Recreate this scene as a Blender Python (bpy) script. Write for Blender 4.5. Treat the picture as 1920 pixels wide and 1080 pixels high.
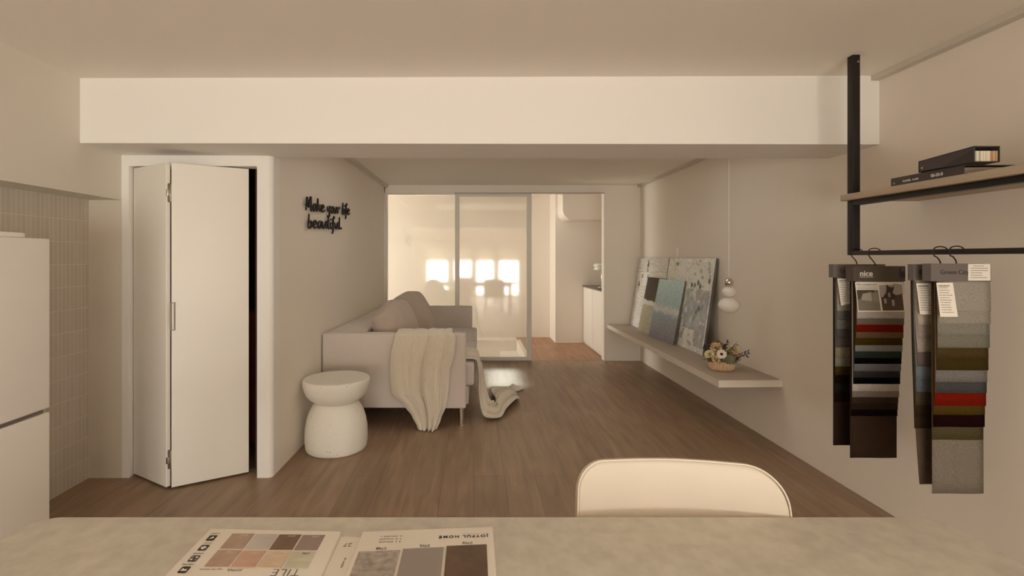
import bpy, bmesh, math, random
from mathutils import Vector, Matrix, noise as mnoise
random.seed(7)
for o in list(bpy.data.objects): bpy.data.objects.remove(o)
COL = bpy.context.scene.collection
SC = bpy.context.scene
# ------------------------------------------------------------------ camera
F = 930.0; VX, VY = 888.0, 484.5; EYE = 1.35
cam = bpy.data.objects.new('camera', bpy.data.cameras.new('camera')); COL.objects.link(cam)
cam.location = (0, 0, EYE); cam.rotation_euler = (math.pi/2, 0, 0)
cam.data.sensor_width = 36; cam.data.lens = 36*F/1920
cam.data.shift_x = (960-VX)/1920; cam.data.shift_y = -(540-VY)/1920
cam.data.clip_start = 0.02
SC.camera = cam
def pt(px, py, Y):            # the point at depth Y seen at a place of the 1920x1080 photo
    return Vector(((px-VX)*Y/F, Y, EYE-(py-VY)*Y/F))
# ------------------------------------------------------------------ world, exposure
SC.view_settings.view_transform = 'Standard'; SC.view_settings.look = 'None'
SC.view_settings.gamma = 1; SC.view_settings.use_curve_mapping = False
SC.view_settings.exposure = 0.6
SC.cycles.diffuse_bounces = 7; SC.cycles.max_bounces = 12; SC.cycles.transparent_max_bounces = 12
SC.cycles.sample_clamp_indirect = 6
w = bpy.data.worlds.new('world'); SC.world = w; w.use_nodes = True
w.node_tree.nodes['Background'].inputs[0].default_value = (1, .86, .68, 1)
w.node_tree.nodes['Background'].inputs[1].default_value = 0.6
# ------------------------------------------------------------------ lights
REAR_GLOW = 12.0; SIDE_FILL = 3.6; HALL_GLOW = 7.5
WARM = (1.0, .965, .88)
def area(name, loc, rot, sx, sy, power, color=WARM, spread=math.pi):
    l = bpy.data.lights.new(name, 'AREA'); l.shape = 'RECTANGLE'; l.size = sx; l.size_y = sy
    l.energy = power; l.color = color; l.spread = spread
    o = bpy.data.objects.new(name, l); o.location = loc; o.rotation_euler = rot; COL.objects.link(o); return o
area('hall_fill_light', (0.3, 7.4, 2.26), (0, 0, 0), 1.6, .7, 3)
area('living_fill_light', (.5, 3.95, 2.30), (0, 0, 0), 2.4, 1.1, 4.5)                # unseen fill added over the sofa area, behind the beam
#                   # the hall area light is an unseen fill, added for brightness
area('floor_patch_light', (.33, 5.62, 2.30), (0, 0, 0), .34, .8, 2.4, (.60, .84, 1), math.radians(9))   # light added to make the pale patch on the floor by the glass

# ------------------------------------------------------------------ helpers
def lin(c): 
    c = c/255.0
    return c/12.92 if c <= .04045 else ((c+.055)/1.055)**2.4
ILL = (.62, .54, .43)   # rough light level where the things stand, set per area below
GAM = 1.0; GK = 1.0
def alb(r, g, b, k=1.0):      # surface colour that shows as this screen colour under the room's warm light
    return tuple(min(.86, GK*lin(v)**GAM/i*k) for v, i in zip((r, g, b), ILL))
MATS = {}
def mat(name, col, rough=.6, metal=0, noise=None, bump=None, spec=.5, emit=None, coat=0, sheen=0):
    """noise=(scale, amount[, (sx,sy,sz)])  bump=(scale, strength, dist)"""
    if name in MATS: return MATS[name]
    m = bpy.data.materials.new(name); m.use_nodes = True; MATS[name] = m
    nt = m.node_tree; N = nt.nodes; L = nt.links; b = N['Principled BSDF']
    b.inputs['Base Color'].default_value = (*col, 1); b.inputs['Roughness'].default_value = rough
    b.inputs['Metallic'].default_value = metal; b.inputs['Specular IOR Level'].default_value = spec
    b.inputs['Coat Weight'].default_value = coat; b.inputs['Sheen Weight'].default_value = sheen
    if emit: b.inputs['Emission Color'].default_value = (*emit[0], 1); b.inputs['Emission Strength'].default_value = emit[1]
    tc = N.new('ShaderNodeTexCoord')
    if noise:
        mp = N.new('ShaderNodeMapping'); L.new(tc.outputs['Object'], mp.inputs[0])
        if len(noise) > 2: mp.inputs['Scale'].default_value = noise[2]
        n = N.new('ShaderNodeTexNoise'); n.inputs['Scale'].default_value = noise[0]; n.inputs['Detail'].default_value = 5
        L.new(mp.outputs[0], n.inputs[0])
        r = N.new('ShaderNodeMapRange'); r.inputs['From Min'].default_value = .3; r.inputs['From Max'].default_value = .7
        r.inputs['To Min'].default_value = 1-noise[1]; r.inputs['To Max'].default_value = 1+noise[1]
        L.new(n.outputs['Fac'], r.inputs[0])
        mx = N.new('ShaderNodeVectorMath'); mx.operation = 'SCALE'; mx.inputs[0].default_value = col
        L.new(r.outputs[0], mx.inputs['Scale']); L.new(mx.outputs[0], b.inputs['Base Color'])
    if bump:
        n2 = N.new('ShaderNodeTexNoise'); n2.inputs['Scale'].default_value = bump[0]; n2.inputs['Detail'].default_value = 3
        L.new(tc.outputs['Object'], n2.inputs[0])
        bp = N.new('ShaderNodeBump'); bp.inputs['Strength'].default_value = bump[1]; bp.inputs['Distance'].default_value = bump[2]
        L.new(n2.outputs['Fac'], bp.inputs['Height']); L.new(bp.outputs[0], b.inputs['Normal'])
    return m
ORIG = {}
def empty(name, loc, rot=(0, 0, 0), parent=None):
    o = bpy.data.objects.new(name, None); COL.objects.link(o); o.location = loc; o.rotation_euler = rot
    o.empty_display_size = .05; ORIG[o.name] = Vector(loc); o.parent = parent
    return o
def tag(o, label=None, cat=None, group=None, kind=None):
    if label: o['label'] = label
    if cat: o['category'] = cat
    if group: o['group'] = group
    if kind: o['kind'] = kind
    return o
def obj(name, bm, m, parent=None, smooth=False, local=False, label=None, bevel=0, solid=0, subsurf=0):
    """link the bmesh as ONE object; vertices are in world space (or in the parent's space with local=True)"""
    org = ORIG.get(parent.name, Vector()) if (parent and not local) else Vector()
    if org.length: bmesh.ops.translate(bm, verts=bm.verts, vec=-org)
    me = bpy.data.meshes.new(name)
    if not solid: bmesh.ops.recalc_face_normals(bm, faces=bm.faces)
    bm.to_mesh(me); bm.free()
    for mm in (m if isinstance(m, (list, tuple)) else [m]): me.materials.append(mm)
    if smooth:
        for p in me.polygons: p.use_smooth = True
    o = bpy.data.objects.new(name, me); COL.objects.link(o); o.parent = parent
    ORIG[o.name] = org
    if solid:
        md = o.modifiers.new('solid', 'SOLIDIFY'); md.thickness = solid; md.offset = 0
    if bevel:
        md = o.modifiers.new('bevel', 'BEVEL'); md.width = bevel; md.segments = 3; md.limit_method = 'ANGLE'
        for p in me.polygons: p.use_smooth = True
    if subsurf:
        md = o.modifiers.new('sub', 'SUBSURF'); md.levels = subsurf; md.render_levels = subsurf
    if label: o['label'] = label
    return o
def settle(root, verts_local=True): return root
def new(): return bmesh.new()
def box(bm, x0, x1, y0, y1, z0, z1, mi=0):
    v = [bm.verts.new(p) for p in ((x0,y0,z0),(x1,y0,z0),(x1,y1,z0),(x0,y1,z0),(x0,y0,z1),(x1,y0,z1),(x1,y1,z1),(x0,y1,z1))]
    for f in ((0,3,2,1),(4,5,6,7),(0,1,5,4),(1,2,6,5),(2,3,7,6),(3,0,4,7)):
        bm.faces.new([v[i] for i in f]).material_index = mi
    return v
def hexa(bm, pts, mi=0):      # 8 corners: bottom four then top four
    v = [bm.verts.new(p) for p in pts]
    for f in ((0,3,2,1),(4,5,6,7),(0,1,5,4),(1,2,6,5),(2,3,7,6),(3,0,4,7)):
        bm.faces.new([v[i] for i in f]).material_index = mi
    return v
def lathe(bm, prof, c, seg=48, mi=0, rib=None):
    rings = []
    for r, z in prof:
        if r <= 1e-5: rings.append([bm.verts.new((c[0], c[1], c[2]+z))]); continue
        rings.append([bm.verts.new((c[0]+(r*(1+(rib[1]*math.cos(rib[0]*a) if rib else 0)))*math.cos(a), c[1]+(r*(1+(rib[1]*math.cos(rib[0]*a) if rib else 0)))*math.sin(a), c[2]+z))
                      for a in [2*math.pi*i/seg for i in range(seg)]])
    for a, b in zip(rings, rings[1:]):
        for i in range(seg):
            j = (i+1) % seg
            q = [a[i % len(a)], a[j % len(a)], b[j % len(b)], b[i % len(b)]]
            u = []
            for t in q:
                if t not in u: u.append(t)
            if len(u) > 2: bm.faces.new(u).material_index = mi
def tube(bm, pts, r, seg=8, mi=0, caps=True):
    pts = [Vector(p) for p in pts]; rings = []
    rr = r if isinstance(r, (list, tuple)) else [r]*len(pts)
    up = None
    for i, p in enumerate(pts):
        d = (pts[min(i+1, len(pts)-1)]-pts[max(i-1, 0)]).normalized()
        if up is None: up = Vector((0,0,1)) if abs(d.z) < .9 else Vector((1,0,0))
        s = d.cross(up).normalized(); up = s.cross(d).normalized()
        rings.append([bm.verts.new(p+rr[i]*(math.cos(2*math.pi*k/seg)*s+math.sin(2*math.pi*k/seg)*up)) for k in range(seg)])
    for a, b in zip(rings, rings[1:]):
        for k in range(seg): bm.faces.new((a[k], a[(k+1)%seg], b[(k+1)%seg], b[k])).material_index = mi
    if caps:
        bm.faces.new(rings[0][::-1]).material_index = mi; bm.faces.new(rings[-1]).material_index = mi
def catmull(P, n=6):
    P = [Vector(p) for p in P]; Q = [P[0]]+P+[P[-1]]; out = []
    for i in range(1, len(Q)-2):
        a, b, c, d = Q[i-1], Q[i], Q[i+1], Q[i+2]
        for k in range(n):
            t = k/n
            out.append(.5*((2*b)+(c-a)*t+(2*a-5*b+4*c-d)*t*t+(3*b-a-3*c+d)*t**3))
    out.append(P[-1]); return out
def sheet(bm, rows, mi=0):
    g = [[bm.verts.new(p) for p in r] for r in rows]
    for a, b in zip(g, g[1:]):
        for i in range(len(a)-1): bm.faces.new((a[i], a[i+1], b[i+1], b[i])).material_index = mi
    return g
def flat(bm, O, U, V, poly, mi=0, th=0):   # a polygon in the plane O + u*U + v*V, optionally with thickness along the normal
    n = Vector(U).cross(Vector(V)).normalized()
    vs = [bm.verts.new(Vector(O)+u*Vector(U)+v*Vector(V)) for u, v in poly]
    f = bm.faces.new(vs); f.material_index = mi
    if th:
        r = bmesh.ops.extrude_face_region(bm, geom=[f])
        bmesh.ops.translate(bm, verts=[e for e in r['geom'] if isinstance(e, bmesh.types.BMVert)], vec=n*th)
        for e in r['geom']:
            if isinstance(e, bmesh.types.BMFace): e.material_index = mi
def rect(u0, u1, v0, v1): return [(u0,v0),(u1,v0),(u1,v1),(u0,v1)]
def disc(cu, cv, ru, rv=None, n=14, ph=0): 
    rv = rv or ru
    return [(cu+ru*math.cos(2*math.pi*i/n+ph), cv+rv*math.sin(2*math.pi*i/n+ph)) for i in range(n)]
def text(name, s, m, parent, O, U, V, size, bold=0, align='LEFT', sx=1.0, ext=.0004, space=1.0):
    cu = bpy.data.curves.new(name, 'FONT'); cu.body = s; cu.size = size; cu.extrude = ext; cu.offset = bold
    cu.align_x = align; cu.space_character = space; cu.materials.append(m)
    o = bpy.data.objects.new(name, cu); COL.objects.link(o)
    U = Vector(U).normalized(); V = Vector(V).normalized(); W_ = U.cross(V)
    M = Matrix((U*sx, V, W_)).transposed().to_4x4()
    org = ORIG.get(parent.name, Vector()) if parent else Vector()
    M.translation = Vector(O)-org
    o.parent = parent; o.matrix_local = M
    TEXTS.append(o)
    return o
TEXTS = []
def children(o): return [c for c in bpy.data.objects if c.parent == o]
def copy_tree(o, parent=None):
    c = o.copy(); COL.objects.link(c); c.parent = parent
    for ch in children(o): copy_tree(ch, c)
    return c

# ------------------------------------------------------------------ materials of the room
PAINT = (.83, .765, .68)
wallm = mat('wall_paint', PAINT, .75, noise=(1.2, .015), bump=(220, .04, .001), spec=.25)
whitew = mat('beam_white_paint', (.85, .82, .775), .7, bump=(220, .04, .001), spec=.25)
ceilm = mat('ceiling_paint', (.86, .81, .73), .8, bump=(150, .04, .001), spec=.2)
whitep = mat('white_lacquer', (.84, .80, .73), .45, spec=.4)
framem = mat('frame_white', (.72, .67, .60), .4)
blackm = mat('black_metal', (.012, .009, .008), .45, spec=.35)
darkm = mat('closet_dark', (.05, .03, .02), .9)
chrome = mat('brushed_chrome', (.75, .72, .68), .22, metal=1)
def woodfloor(name, c1, c2, seam, pw=.19, pl=1.3, rot=0.0, rough=.42):
    m = bpy.data.materials.new(name); m.use_nodes = True; N = m.node_tree.nodes; L = m.node_tree.links; b = N['Principled BSDF']
    tc = N.new('ShaderNodeTexCoord'); mp = N.new('ShaderNodeMapping'); mp.inputs['Rotation'].default_value = (0, 0, math.pi/2+rot)
    L.new(tc.outputs['Object'], mp.inputs[0])
    br = N.new('ShaderNodeTexBrick'); br.offset = .37; br.inputs['Scale'].default_value = 1; br.inputs['Brick Width'].default_value = pl
    br.inputs['Row Height'].default_value = pw; br.inputs['Mortar Size'].default_value = .0013; br.inputs['Mortar Smooth'].default_value = .3
    br.inputs['Color1'].default_value = (*c1, 1); br.inputs['Color2'].default_value = (*c2, 1); br.inputs['Mortar'].default_value = (*seam, 1)
    L.new(mp.outputs[0], br.inputs[0])
    mp2 = N.new('ShaderNodeMapping'); mp2.inputs['Scale'].default_value = (.9, 8, 1); L.new(mp.outputs[0], mp2.inputs[0])
    n = N.new('ShaderNodeTexNoise'); n.inputs['Scale'].default_value = 2.2; n.inputs['Detail'].default_value = 8; n.inputs['Distortion'].default_value = .8
    L.new(mp2.outputs[0], n.inputs[0])
    mr = N.new('ShaderNodeMapRange'); mr.inputs['From Min'].default_value = .3; mr.inputs['From Max'].default_value = .7
    mr.inputs['To Min'].default_value = .82; mr.inputs['To Max'].default_value = 1.18; L.new(n.outputs['Fac'], mr.inputs[0])
    n3 = N.new('ShaderNodeTexNoise'); n3.inputs['Scale'].default_value = 1.6; L.new(tc.outputs['Object'], n3.inputs[0])
    mr3 = N.new('ShaderNodeMapRange'); mr3.inputs['To Min'].default_value = .85; mr3.inputs['To Max'].default_value = 1.15; L.new(n3.outputs['Fac'], mr3.inputs[0])
    mu = N.new('ShaderNodeMath'); mu.operation = 'MULTIPLY'; L.new(mr.outputs[0], mu.inputs[0]); L.new(mr3.outputs[0], mu.inputs[1])
    vm = N.new('ShaderNodeVectorMath'); vm.operation = 'SCALE'; L.new(br.outputs['Color'], vm.inputs[0]); L.new(mu.outputs[0], vm.inputs['Scale'])
    L.new(vm.outputs[0], b.inputs['Base Color']); b.inputs['Roughness'].default_value = rough; b.inputs['Specular IOR Level'].default_value = .4
    bp = N.new('ShaderNodeBump'); bp.inputs['Strength'].default_value = .12; bp.inputs['Distance'].default_value = .002
    L.new(n.outputs['Fac'], bp.inputs['Height']); L.new(bp.outputs[0], b.inputs['Normal'])
    return m
floorm = woodfloor('floor_planks', (.30, .205, .138), (.345, .235, .155), (.15, .10, .065))
hallfloorm = woodfloor('hall_floor_planks', (.36, .20, .12), (.39, .22, .135), (.30, .17, .10), pw=.3, rough=.5)
def tilemat():
    m = bpy.data.materials.new('kitchen_tiles'); m.use_nodes = True; N = m.node_tree.nodes; L = m.node_tree.links; b = N['Principled BSDF']
    tc = N.new('ShaderNodeTexCoord'); sp = N.new('ShaderNodeSeparateXYZ'); cb = N.new('ShaderNodeCombineXYZ')
    L.new(tc.outputs['Object'], sp.inputs[0]); L.new(sp.outputs['Y'], cb.inputs['X'])
    ad = N.new('ShaderNodeMath'); ad.operation = 'ADD'; ad.inputs[1].default_value = .006; L.new(sp.outputs['Z'], ad.inputs[0]); L.new(ad.outputs[0], cb.inputs['Y'])
    br = N.new('ShaderNodeTexBrick'); br.offset = 0; br.inputs['Scale'].default_value = 1; br.inputs['Brick Width'].default_value = .0285
    br.inputs['Row Height'].default_value = .132; br.inputs['Mortar Size'].default_value = .0014; br.inputs['Mortar Smooth'].default_value = .2; br.inputs['Bias'].default_value = 0
    br.inputs['Color1'].default_value = (.56, .50, .43, 1); br.inputs['Color2'].default_value = (.60, .54, .465, 1); br.inputs['Mortar'].default_value = (.78, .72, .64, 1)
    L.new(cb.outputs[0], br.inputs[0]); L.new(br.outputs['Color'], b.inputs['Base Color'])
    b.inputs['Roughness'].default_value = .5; b.inputs['Specular IOR Level'].default_value = .3
    bp = N.new('ShaderNodeBump'); bp.inputs['Strength'].default_value = .5; bp.inputs['Distance'].default_value = .0015; bp.invert = True
    L.new(br.outputs['Fac'], bp.inputs['Height']); L.new(bp.outputs[0], b.inputs['Normal'])
    return m
tilem = tilemat()
def glassmat(name, haze):
    m = bpy.data.materials.new(name); m.use_nodes = True; N = m.node_tree.nodes; L = m.node_tree.links
    out = N['Material Output']; N.remove(N['Principled BSDF'])
    tr = N.new('ShaderNodeBsdfTransparent'); tr.inputs[0].default_value = (.96, .95, .93, 1)
    gl = N.new('ShaderNodeBsdfGlossy'); gl.inputs['Roughness'].default_value = .05; gl.inputs[0].default_value = (1, 1, 1, 1)
    di = N.new('ShaderNodeBsdfTranslucent'); di.inputs[0].default_value = (.8, .77, .72, 1)
    fr = N.new('ShaderNodeFresnel'); fr.inputs['IOR'].default_value = 1.65
    a = N.new('ShaderNodeMixShader'); a.inputs[0].default_value = haze; L.new(tr.outputs[0], a.inputs[1]); L.new(di.outputs[0], a.inputs[2])
    b = N.new('ShaderNodeMixShader'); L.new(fr.outputs[0], b.inputs[0]); L.new(a.outputs[0], b.inputs[1]); L.new(gl.outputs[0], b.inputs[2])
    L.new(b.outputs[0], out.inputs['Surface']); return m
glassm = glassmat('partition_glass', .10)
def emitm(name, col, s):
    m = bpy.data.materials.new(name); m.use_nodes = True; N = m.node_tree.nodes; L = m.node_tree.links
    N.remove(N['Principled BSDF']); e = N.new('ShaderNodeEmission'); e.inputs[0].default_value = (*col, 1); e.inputs[1].default_value = s
    L.new(e.outputs[0], N['Material Output'].inputs['Surface']); return m
skyglow = emitm('daylight_glow', (1, .965, .88), REAR_GLOW); sidefill = emitm('side_fill_glow', (1, .965, .88), SIDE_FILL)
hallglow = emitm('hall_daylight_glow', (1, .965, .88), HALL_GLOW)

# ------------------------------------------------------------------ the setting
YD = 3.05; XR = 2.2; XL = -2.165; XT = -2.365; YB = 6.54; YR = -4.2; CN = 2.341; CF = 2.317
def struct(name, bm, m, **k):
    o = obj(name, bm, m, **k); o['kind'] = 'structure'; return o
b = new(); box(b, -2.6, 2.45, -4.4, 6.6, -.1, 0); struct('floor', b, floorm)
b = new(); box(b, -2.6, 2.45, -4.4, 2.80, CN, CN+.12); struct('ceiling', b, ceilm)
b = new(); box(b, -1.36, 2.45, 3.0, 6.66, CF, CF+.12); struct('ceiling', b, ceilm)
b = new(); hexa(b, [(-2.6,2.732,1.986),(2.3,2.689,1.968),(2.3,3.075,1.968),(-2.6,3.119,1.986),
                    (-2.6,2.732,2.40),(2.3,2.689,2.40),(2.3,3.075,2.40),(-2.6,3.119,2.40)]); struct('ceiling_beam', b, whitew)
SY0, SY1, SZ0, SZ1 = -3.4, -1.0, .75, 2.1      # opening for an added side light in the right wall, behind the camera
b = new(); box(b, XR, XR+.15, YR-.1, SY0, 0, 2.42); box(b, XR, XR+.15, SY1, YB+.12, 0, 2.42); box(b, XR, XR+.15, SY0, SY1, 0, SZ0); box(b, XR, XR+.15, SY0, SY1, SZ1, 2.42); struct('wall_right', b, wallm)
b = new(); box(b, XT-.12, XT, YR-.1, YD+.1, 0, 1.75); struct('wall_left', b, tilem)
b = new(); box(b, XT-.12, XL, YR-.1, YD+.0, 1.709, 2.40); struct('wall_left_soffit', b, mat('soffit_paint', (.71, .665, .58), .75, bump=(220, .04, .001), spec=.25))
# wall round the folding door, with its rounded outer corner
b = new()
box(b, -2.165, -2.12, YD, YD+.10, 0, 2.0)
box(b, -2.12, -1.332, YD, YD+.10, 1.918, 2.0)
rc = .035; prof = [(-1.332, YD), (-1.24-rc, YD)]+[(-1.24-rc+rc*math.sin(t), YD+rc-rc*math.cos(t)) for t in [math.pi/2*i/8 for i in range(1, 9)]]+[(-1.24, YD+.12), (-1.332, YD+.12)]
lo = [b.verts.new((x, y, 0)) for x, y in prof]; hi = [b.verts.new((x, y, 2.0)) for x, y in prof]
for i in range(len(prof)): b.faces.new((lo[i], lo[(i+1)%len(prof)], hi[(i+1)%len(prof)], hi[i]))
b.faces.new(hi)
struct('wall_closet', b, whitew)
b = new(); hexa(b, [(-1.345,YD+.12,0),(-1.24,YD+.12,0),(-1.175,YB+.12,0),(-1.345,YB+.12,0),(-1.345,YD+.12,2.4),(-1.24,YD+.12,2.4),(-1.175,YB+.12,2.4),(-1.345,YB+.12,2.4)])
struct('wall_sofa', b, wallm)
b = new(); box(b, XT-.12, -2.166, YD, YD+.10, 0, 2.0); struct('wall_kitchen', b, mat('kitchen_return_shaded', (.70, .64, .55), .75, bump=(220, .04, .001), spec=.25))  # wall colour darkened to stand in for shade on this return
# closet inside
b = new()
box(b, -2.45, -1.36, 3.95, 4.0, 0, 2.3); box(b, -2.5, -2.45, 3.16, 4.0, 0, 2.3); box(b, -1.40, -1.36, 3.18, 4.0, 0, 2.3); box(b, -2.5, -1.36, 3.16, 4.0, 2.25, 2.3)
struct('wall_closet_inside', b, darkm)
# back wall with the glazed opening
b = new()
box(b, -1.30, 1.719, YB, YB+.12, 2.211, 2.40); box(b, 1.719, 2.3, YB, YB+.12, 0, 2.40); box(b, -1.30, -1.167, YB, YB+.12, 0, 2.40)
struct('wall_back', b, wallm)
# rear wall behind the camera with four low windows
wx = [(-1.64, -.89), (-.70, -.06), (.09, .71), (.87, 1.58)]; wz0, wz1 = .06, 1.68
b = new(); box(b, -2.6, 2.4, YR-.12, YR, 0, wz0); box(b, -2.6, 2.4, YR-.12, YR, wz1, 2.42)
xs = [-2.6]+[v for p in wx for v in p]+[2.4]
for i in range(0, len(xs), 2): box(b, xs[i], xs[i+1], YR-.12, YR, wz0, wz1)
struct('wall_rear', b, wallm)
blindm = mat('sheer_blind', (.85, .80, .70), .8)
nt = blindm.node_tree; bl = nt.nodes['Principled BSDF']; tl = nt.nodes.new('ShaderNodeBsdfTranslucent'); tl.inputs[0].default_value = (.35, .31, .25, 1)
nt.links.new(tl.outputs[0], nt.nodes['Material Output'].inputs['Surface'])
for i, (a, c) in enumerate(wx):
    b = new(); box(b, a, c, YR-.10, YR-.08, wz0, wz1); wn = struct('window_%d' % (i+2), b, skyglow)
    b = new(); t = .022
    box(b, a, a+t, YR-.07, YR, wz0, wz1); box(b, c-t, c, YR-.07, YR, wz0, wz1); box(b, a+t, c-t, YR-.07, YR, wz0, wz0+t); box(b, a+t, c-t, YR-.07, YR, wz1-t, wz1)
    obj('window_frame', b, framem, wn)
    b = new(); box(b, a+t, c-t, YR-.05, YR-.048, 1.26, wz1-t); obj('roller_blind', b, blindm, wn)
b = new(); box(b, XR+.10, XR+.12, SY0, SY1, SZ0, SZ1); wn = struct('window_7', b, sidefill)  # unseen glowing panel added as side fill, framed like a window
b = new(); t = .03
for y0_, y1_ in ((SY0, SY0+t), ((SY0+SY1)/2-t/2, (SY0+SY1)/2+t/2), (SY1-t, SY1)): box(b, XR+.02, XR+.09, y0_, y1_, SZ0, SZ1)
box(b, XR+.02, XR+.09, SY0, SY1, SZ0, SZ0+t); box(b, XR+.02, XR+.09, SY0, SY1, SZ1-t, SZ1); obj('window_frame', b, framem, wn)
# ceiling trims (curtain rails) along the side walls
trimm = mat('rail_paint', (.62, .57, .50), .6)
b = new(); box(b, XR-.045, XR, -1.8, 2.73, CN-.028, CN); struct('trim_1', b, trimm)
b = new(); box(b, XR-.04, XR, 3.10, YB, CF-.028, CF); struct('trim_2', b, trimm)
b = new(); hexa(b, [(-1.24,3.12,CF-.03),(-1.19,3.12,CF-.03),(-1.125,YB,CF-.03),(-1.175,YB,CF-.03),(-1.24,3.12,CF),(-1.19,3.12,CF),(-1.125,YB,CF),(-1.175,YB,CF)]); struct('trim_3', b, trimm)
b = new(); box(b, .766, 1.719, YB-.005, YB+.02, 0, .004); struct('trim_4', b, mat('threshold', (.45, .30, .2), .5))
# ---- hall beyond the glass
b = new(); box(b, .72, 3.2, YB+.06, 8.6, -.1, .001); struct('floor_hall', b, hallfloorm)
b = new(); box(b, -2.7, .72, YB+.06, 6.78, -.1, .001); box(b, -2.7, .72, 8.10, 8.6, -.1, .001); struct('floor_landing', b, mat('landing_white', (.78, .73, .66), .5))
b = new(); box(b, -2.7, 3.2, 8.49, 8.6, -.6, 2.6)
struct('wall_hall_far', b, wallm)
b = new(); box(b, -2.7, 1.30, 8.475, 8.492, 1.640, 1.655); struct('trim_5', b, wallm)
b = new(); box(b, 1.306, 3.2, 7.92, 8.49, 0, 2.6); struct('wall_hall_pillar', b, wallm)
b = new(); box(b, -2.8, -2.7, 6.5, 8.6, -.9, 2.6); struct('wall_hall_left', b, wallm)
b = new(); box(b, 3.0, 3.1, 6.5, 8.6, 0, 2.6); struct('wall_hall_right', b, wallm)
b = new(); box(b, -2.8, 3.2, YB+.12, 8.6, 2.42, 2.5); struct('ceiling_hall', b, ceilm)
# stairwell: white inner walls, steps going down to the left, edge trim
b = new(); box(b, -2.7, .76, 8.08, 8.12, -.95, 0); box(b, .70, .74, 6.78, 8.12, -.95, 0); box(b, -2.7, .72, 6.74, 6.78, -.95, 0); box(b, -2.7, .74, 6.74, 8.12, -1.0, -.95)
struct('wall_stairwell', b, wallm)
b = new(); box(b, -2.7, .76, 8.06, 8.12, 0, .02); box(b, .70, .76, 6.74, 8.10, 0, .02); struct('trim_6', b, whitep)
b = new()
for i in range(5): box(b, .70-.27*(i+1), .70-.27*i, 6.78, 8.08, -.95, -.17*(i+1)+.02)
struct('stair_flight', b, mat('stair_white', (.80, .76, .70), .5))
# bulkhead with a rounded lower corner, under the hall ceiling
b = new(); x0, z0, r = 1.34, 1.934, .15
prof = [(x0, 2.42)]+[(x0+r-r*math.cos(t), z0+r-r*math.sin(t)) for t in [math.pi/2*i/12 for i in range(13)]]+[(3.0, z0), (3.0, 2.42)]
fr = [b.verts.new((x, 7.45, z)) for x, z in prof]; bk = [b.verts.new((x, 7.92, z)) for x, z in prof]
for i in range(len(prof)): b.faces.new((fr[i], fr[(i+1)%len(prof)], bk[(i+1)%len(prof)], bk[i]))
b.faces.new(fr); b.faces.new(bk)
struct('ceiling_bulkhead', b, wallm)
# hall window at the far left (daylight)
b = new(); box(b, -2.69, -2.68, 7.5, 8.42, .3, 2.1); hw = struct('window_6', b, hallglow)
b = new(); t = .03
for (y0, y1, z0_, z1_) in ((7.46,7.50,.26,2.14),(8.42,8.46,.26,2.14),(7.5,8.42,.26,.30),(7.5,8.42,2.10,2.14),(7.94,7.98,.3,2.1)): box(b, -2.70, -2.66, y0, y1, z0_, z1_)
obj('window_frame', b, framem, hw)
# ---- glazed partition: fixed pane and sliding door
b = new(); box(b, -1.167, -.21, YB+.02, YB+.06, 2.195, 2.211); box(b, -1.167, -1.139, YB+.02, YB+.06, 0, 2.195); box(b, -.246, -.205, YB+.02, YB+.06, 0, 2.195); box(b, -1.139, -.246, YB+.02, YB+.06, 0, .05)
w1 = struct('window_1', b, framem)
b = new(); box(b, -1.139, -.246, YB+.038, YB+.042, .05, 2.195); obj('pane', b, glassm, w1)
b = new(); y0, y1 = YB-.03, YB+.015
box(b, -.245, -.185, y0, y1, .012, 2.20); box(b, .70, .762, y0, y1, .012, 2.20); box(b, -.185, .70, y0, y1, .012, .052); box(b, -.185, .70, y0, y1, 2.165, 2.20)
d2 = struct('door_2', b, framem)
b = new(); box(b, -.185, .70, YB-.009, YB-.005, .052, 2.165); obj('pane', b, glassm, d2)
b = new(); box(b, -.25, 1.719, YB-.035, YB-.002, 2.203, 2.213); obj('top_track', b, mat('track_grey', (.35, .30, .25), .4, metal=.5), d2)
b = new(); box(b, -.25, .766, YB-.03, YB+.012, .0, .006); obj('floor_track', b, mat('track_grey', (.35, .30, .25), .4, metal=.5), d2)
# ---- folding door
dr = empty('door_1', (-1.764, 2.9, 0)); dr['kind'] = 'structure'; 
def leaf(x0, y0, x1, y1, name, th=.026):
    d = Vector((x1-x0, y1-y0, 0)).normalized(); n = Vector((-d.y, d.x, 0))*th
    p = [Vector((x0,y0,.012)), Vector((x1,y1,.012))]
    q = [p[0], p[1], p[1]+n, p[0]+n]; b = new()
    hexa(b, [(*v.xy, .012) for v in q]+[(*v.xy, 1.910) for v in q])
    return obj(name, b, whitep, dr, bevel=.002)
l1 = leaf(-2.115, 3.085, -1.797, 2.897, 'door_leaf')
l2 = leaf(-1.764, 2.895, -1.408, 3.107, 'door_leaf')
hm = mat('hinge_steel', (.30, .24, .19), .35, metal=.8)
for z in (1.735, .17):        # concealed hinges between the leaves
    b = new(); box(b, -1.803, -1.772, 2.905, 2.93, z-.055, z+.055); h = obj('hinge', b, hm, l1, bevel=.004)
    b = new(); box(b, -1.794, -1.780, 2.890, 2.915, z-.02, z+.02); obj('hinge_knuckle', b, chrome, l1, bevel=.003)
b = new(); z0, z1 = 0.93, 1.093      # slim pull let into the leaf's edge
box(b, -1.766, -1.7615, 2.885, 2.897, z0, z1); box(b, -1.766, -1.746, 2.889, 2.902, z1-.003, z1); box(b, -1.766, -1.746, 2.889, 2.902, z0, z0+.003); box(b, -1.749, -1.746, 2.893, 2.905, z0, z1)
obj('handle', b, mat('handle_grey', (.4, .35, .3), .4), l2)
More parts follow.
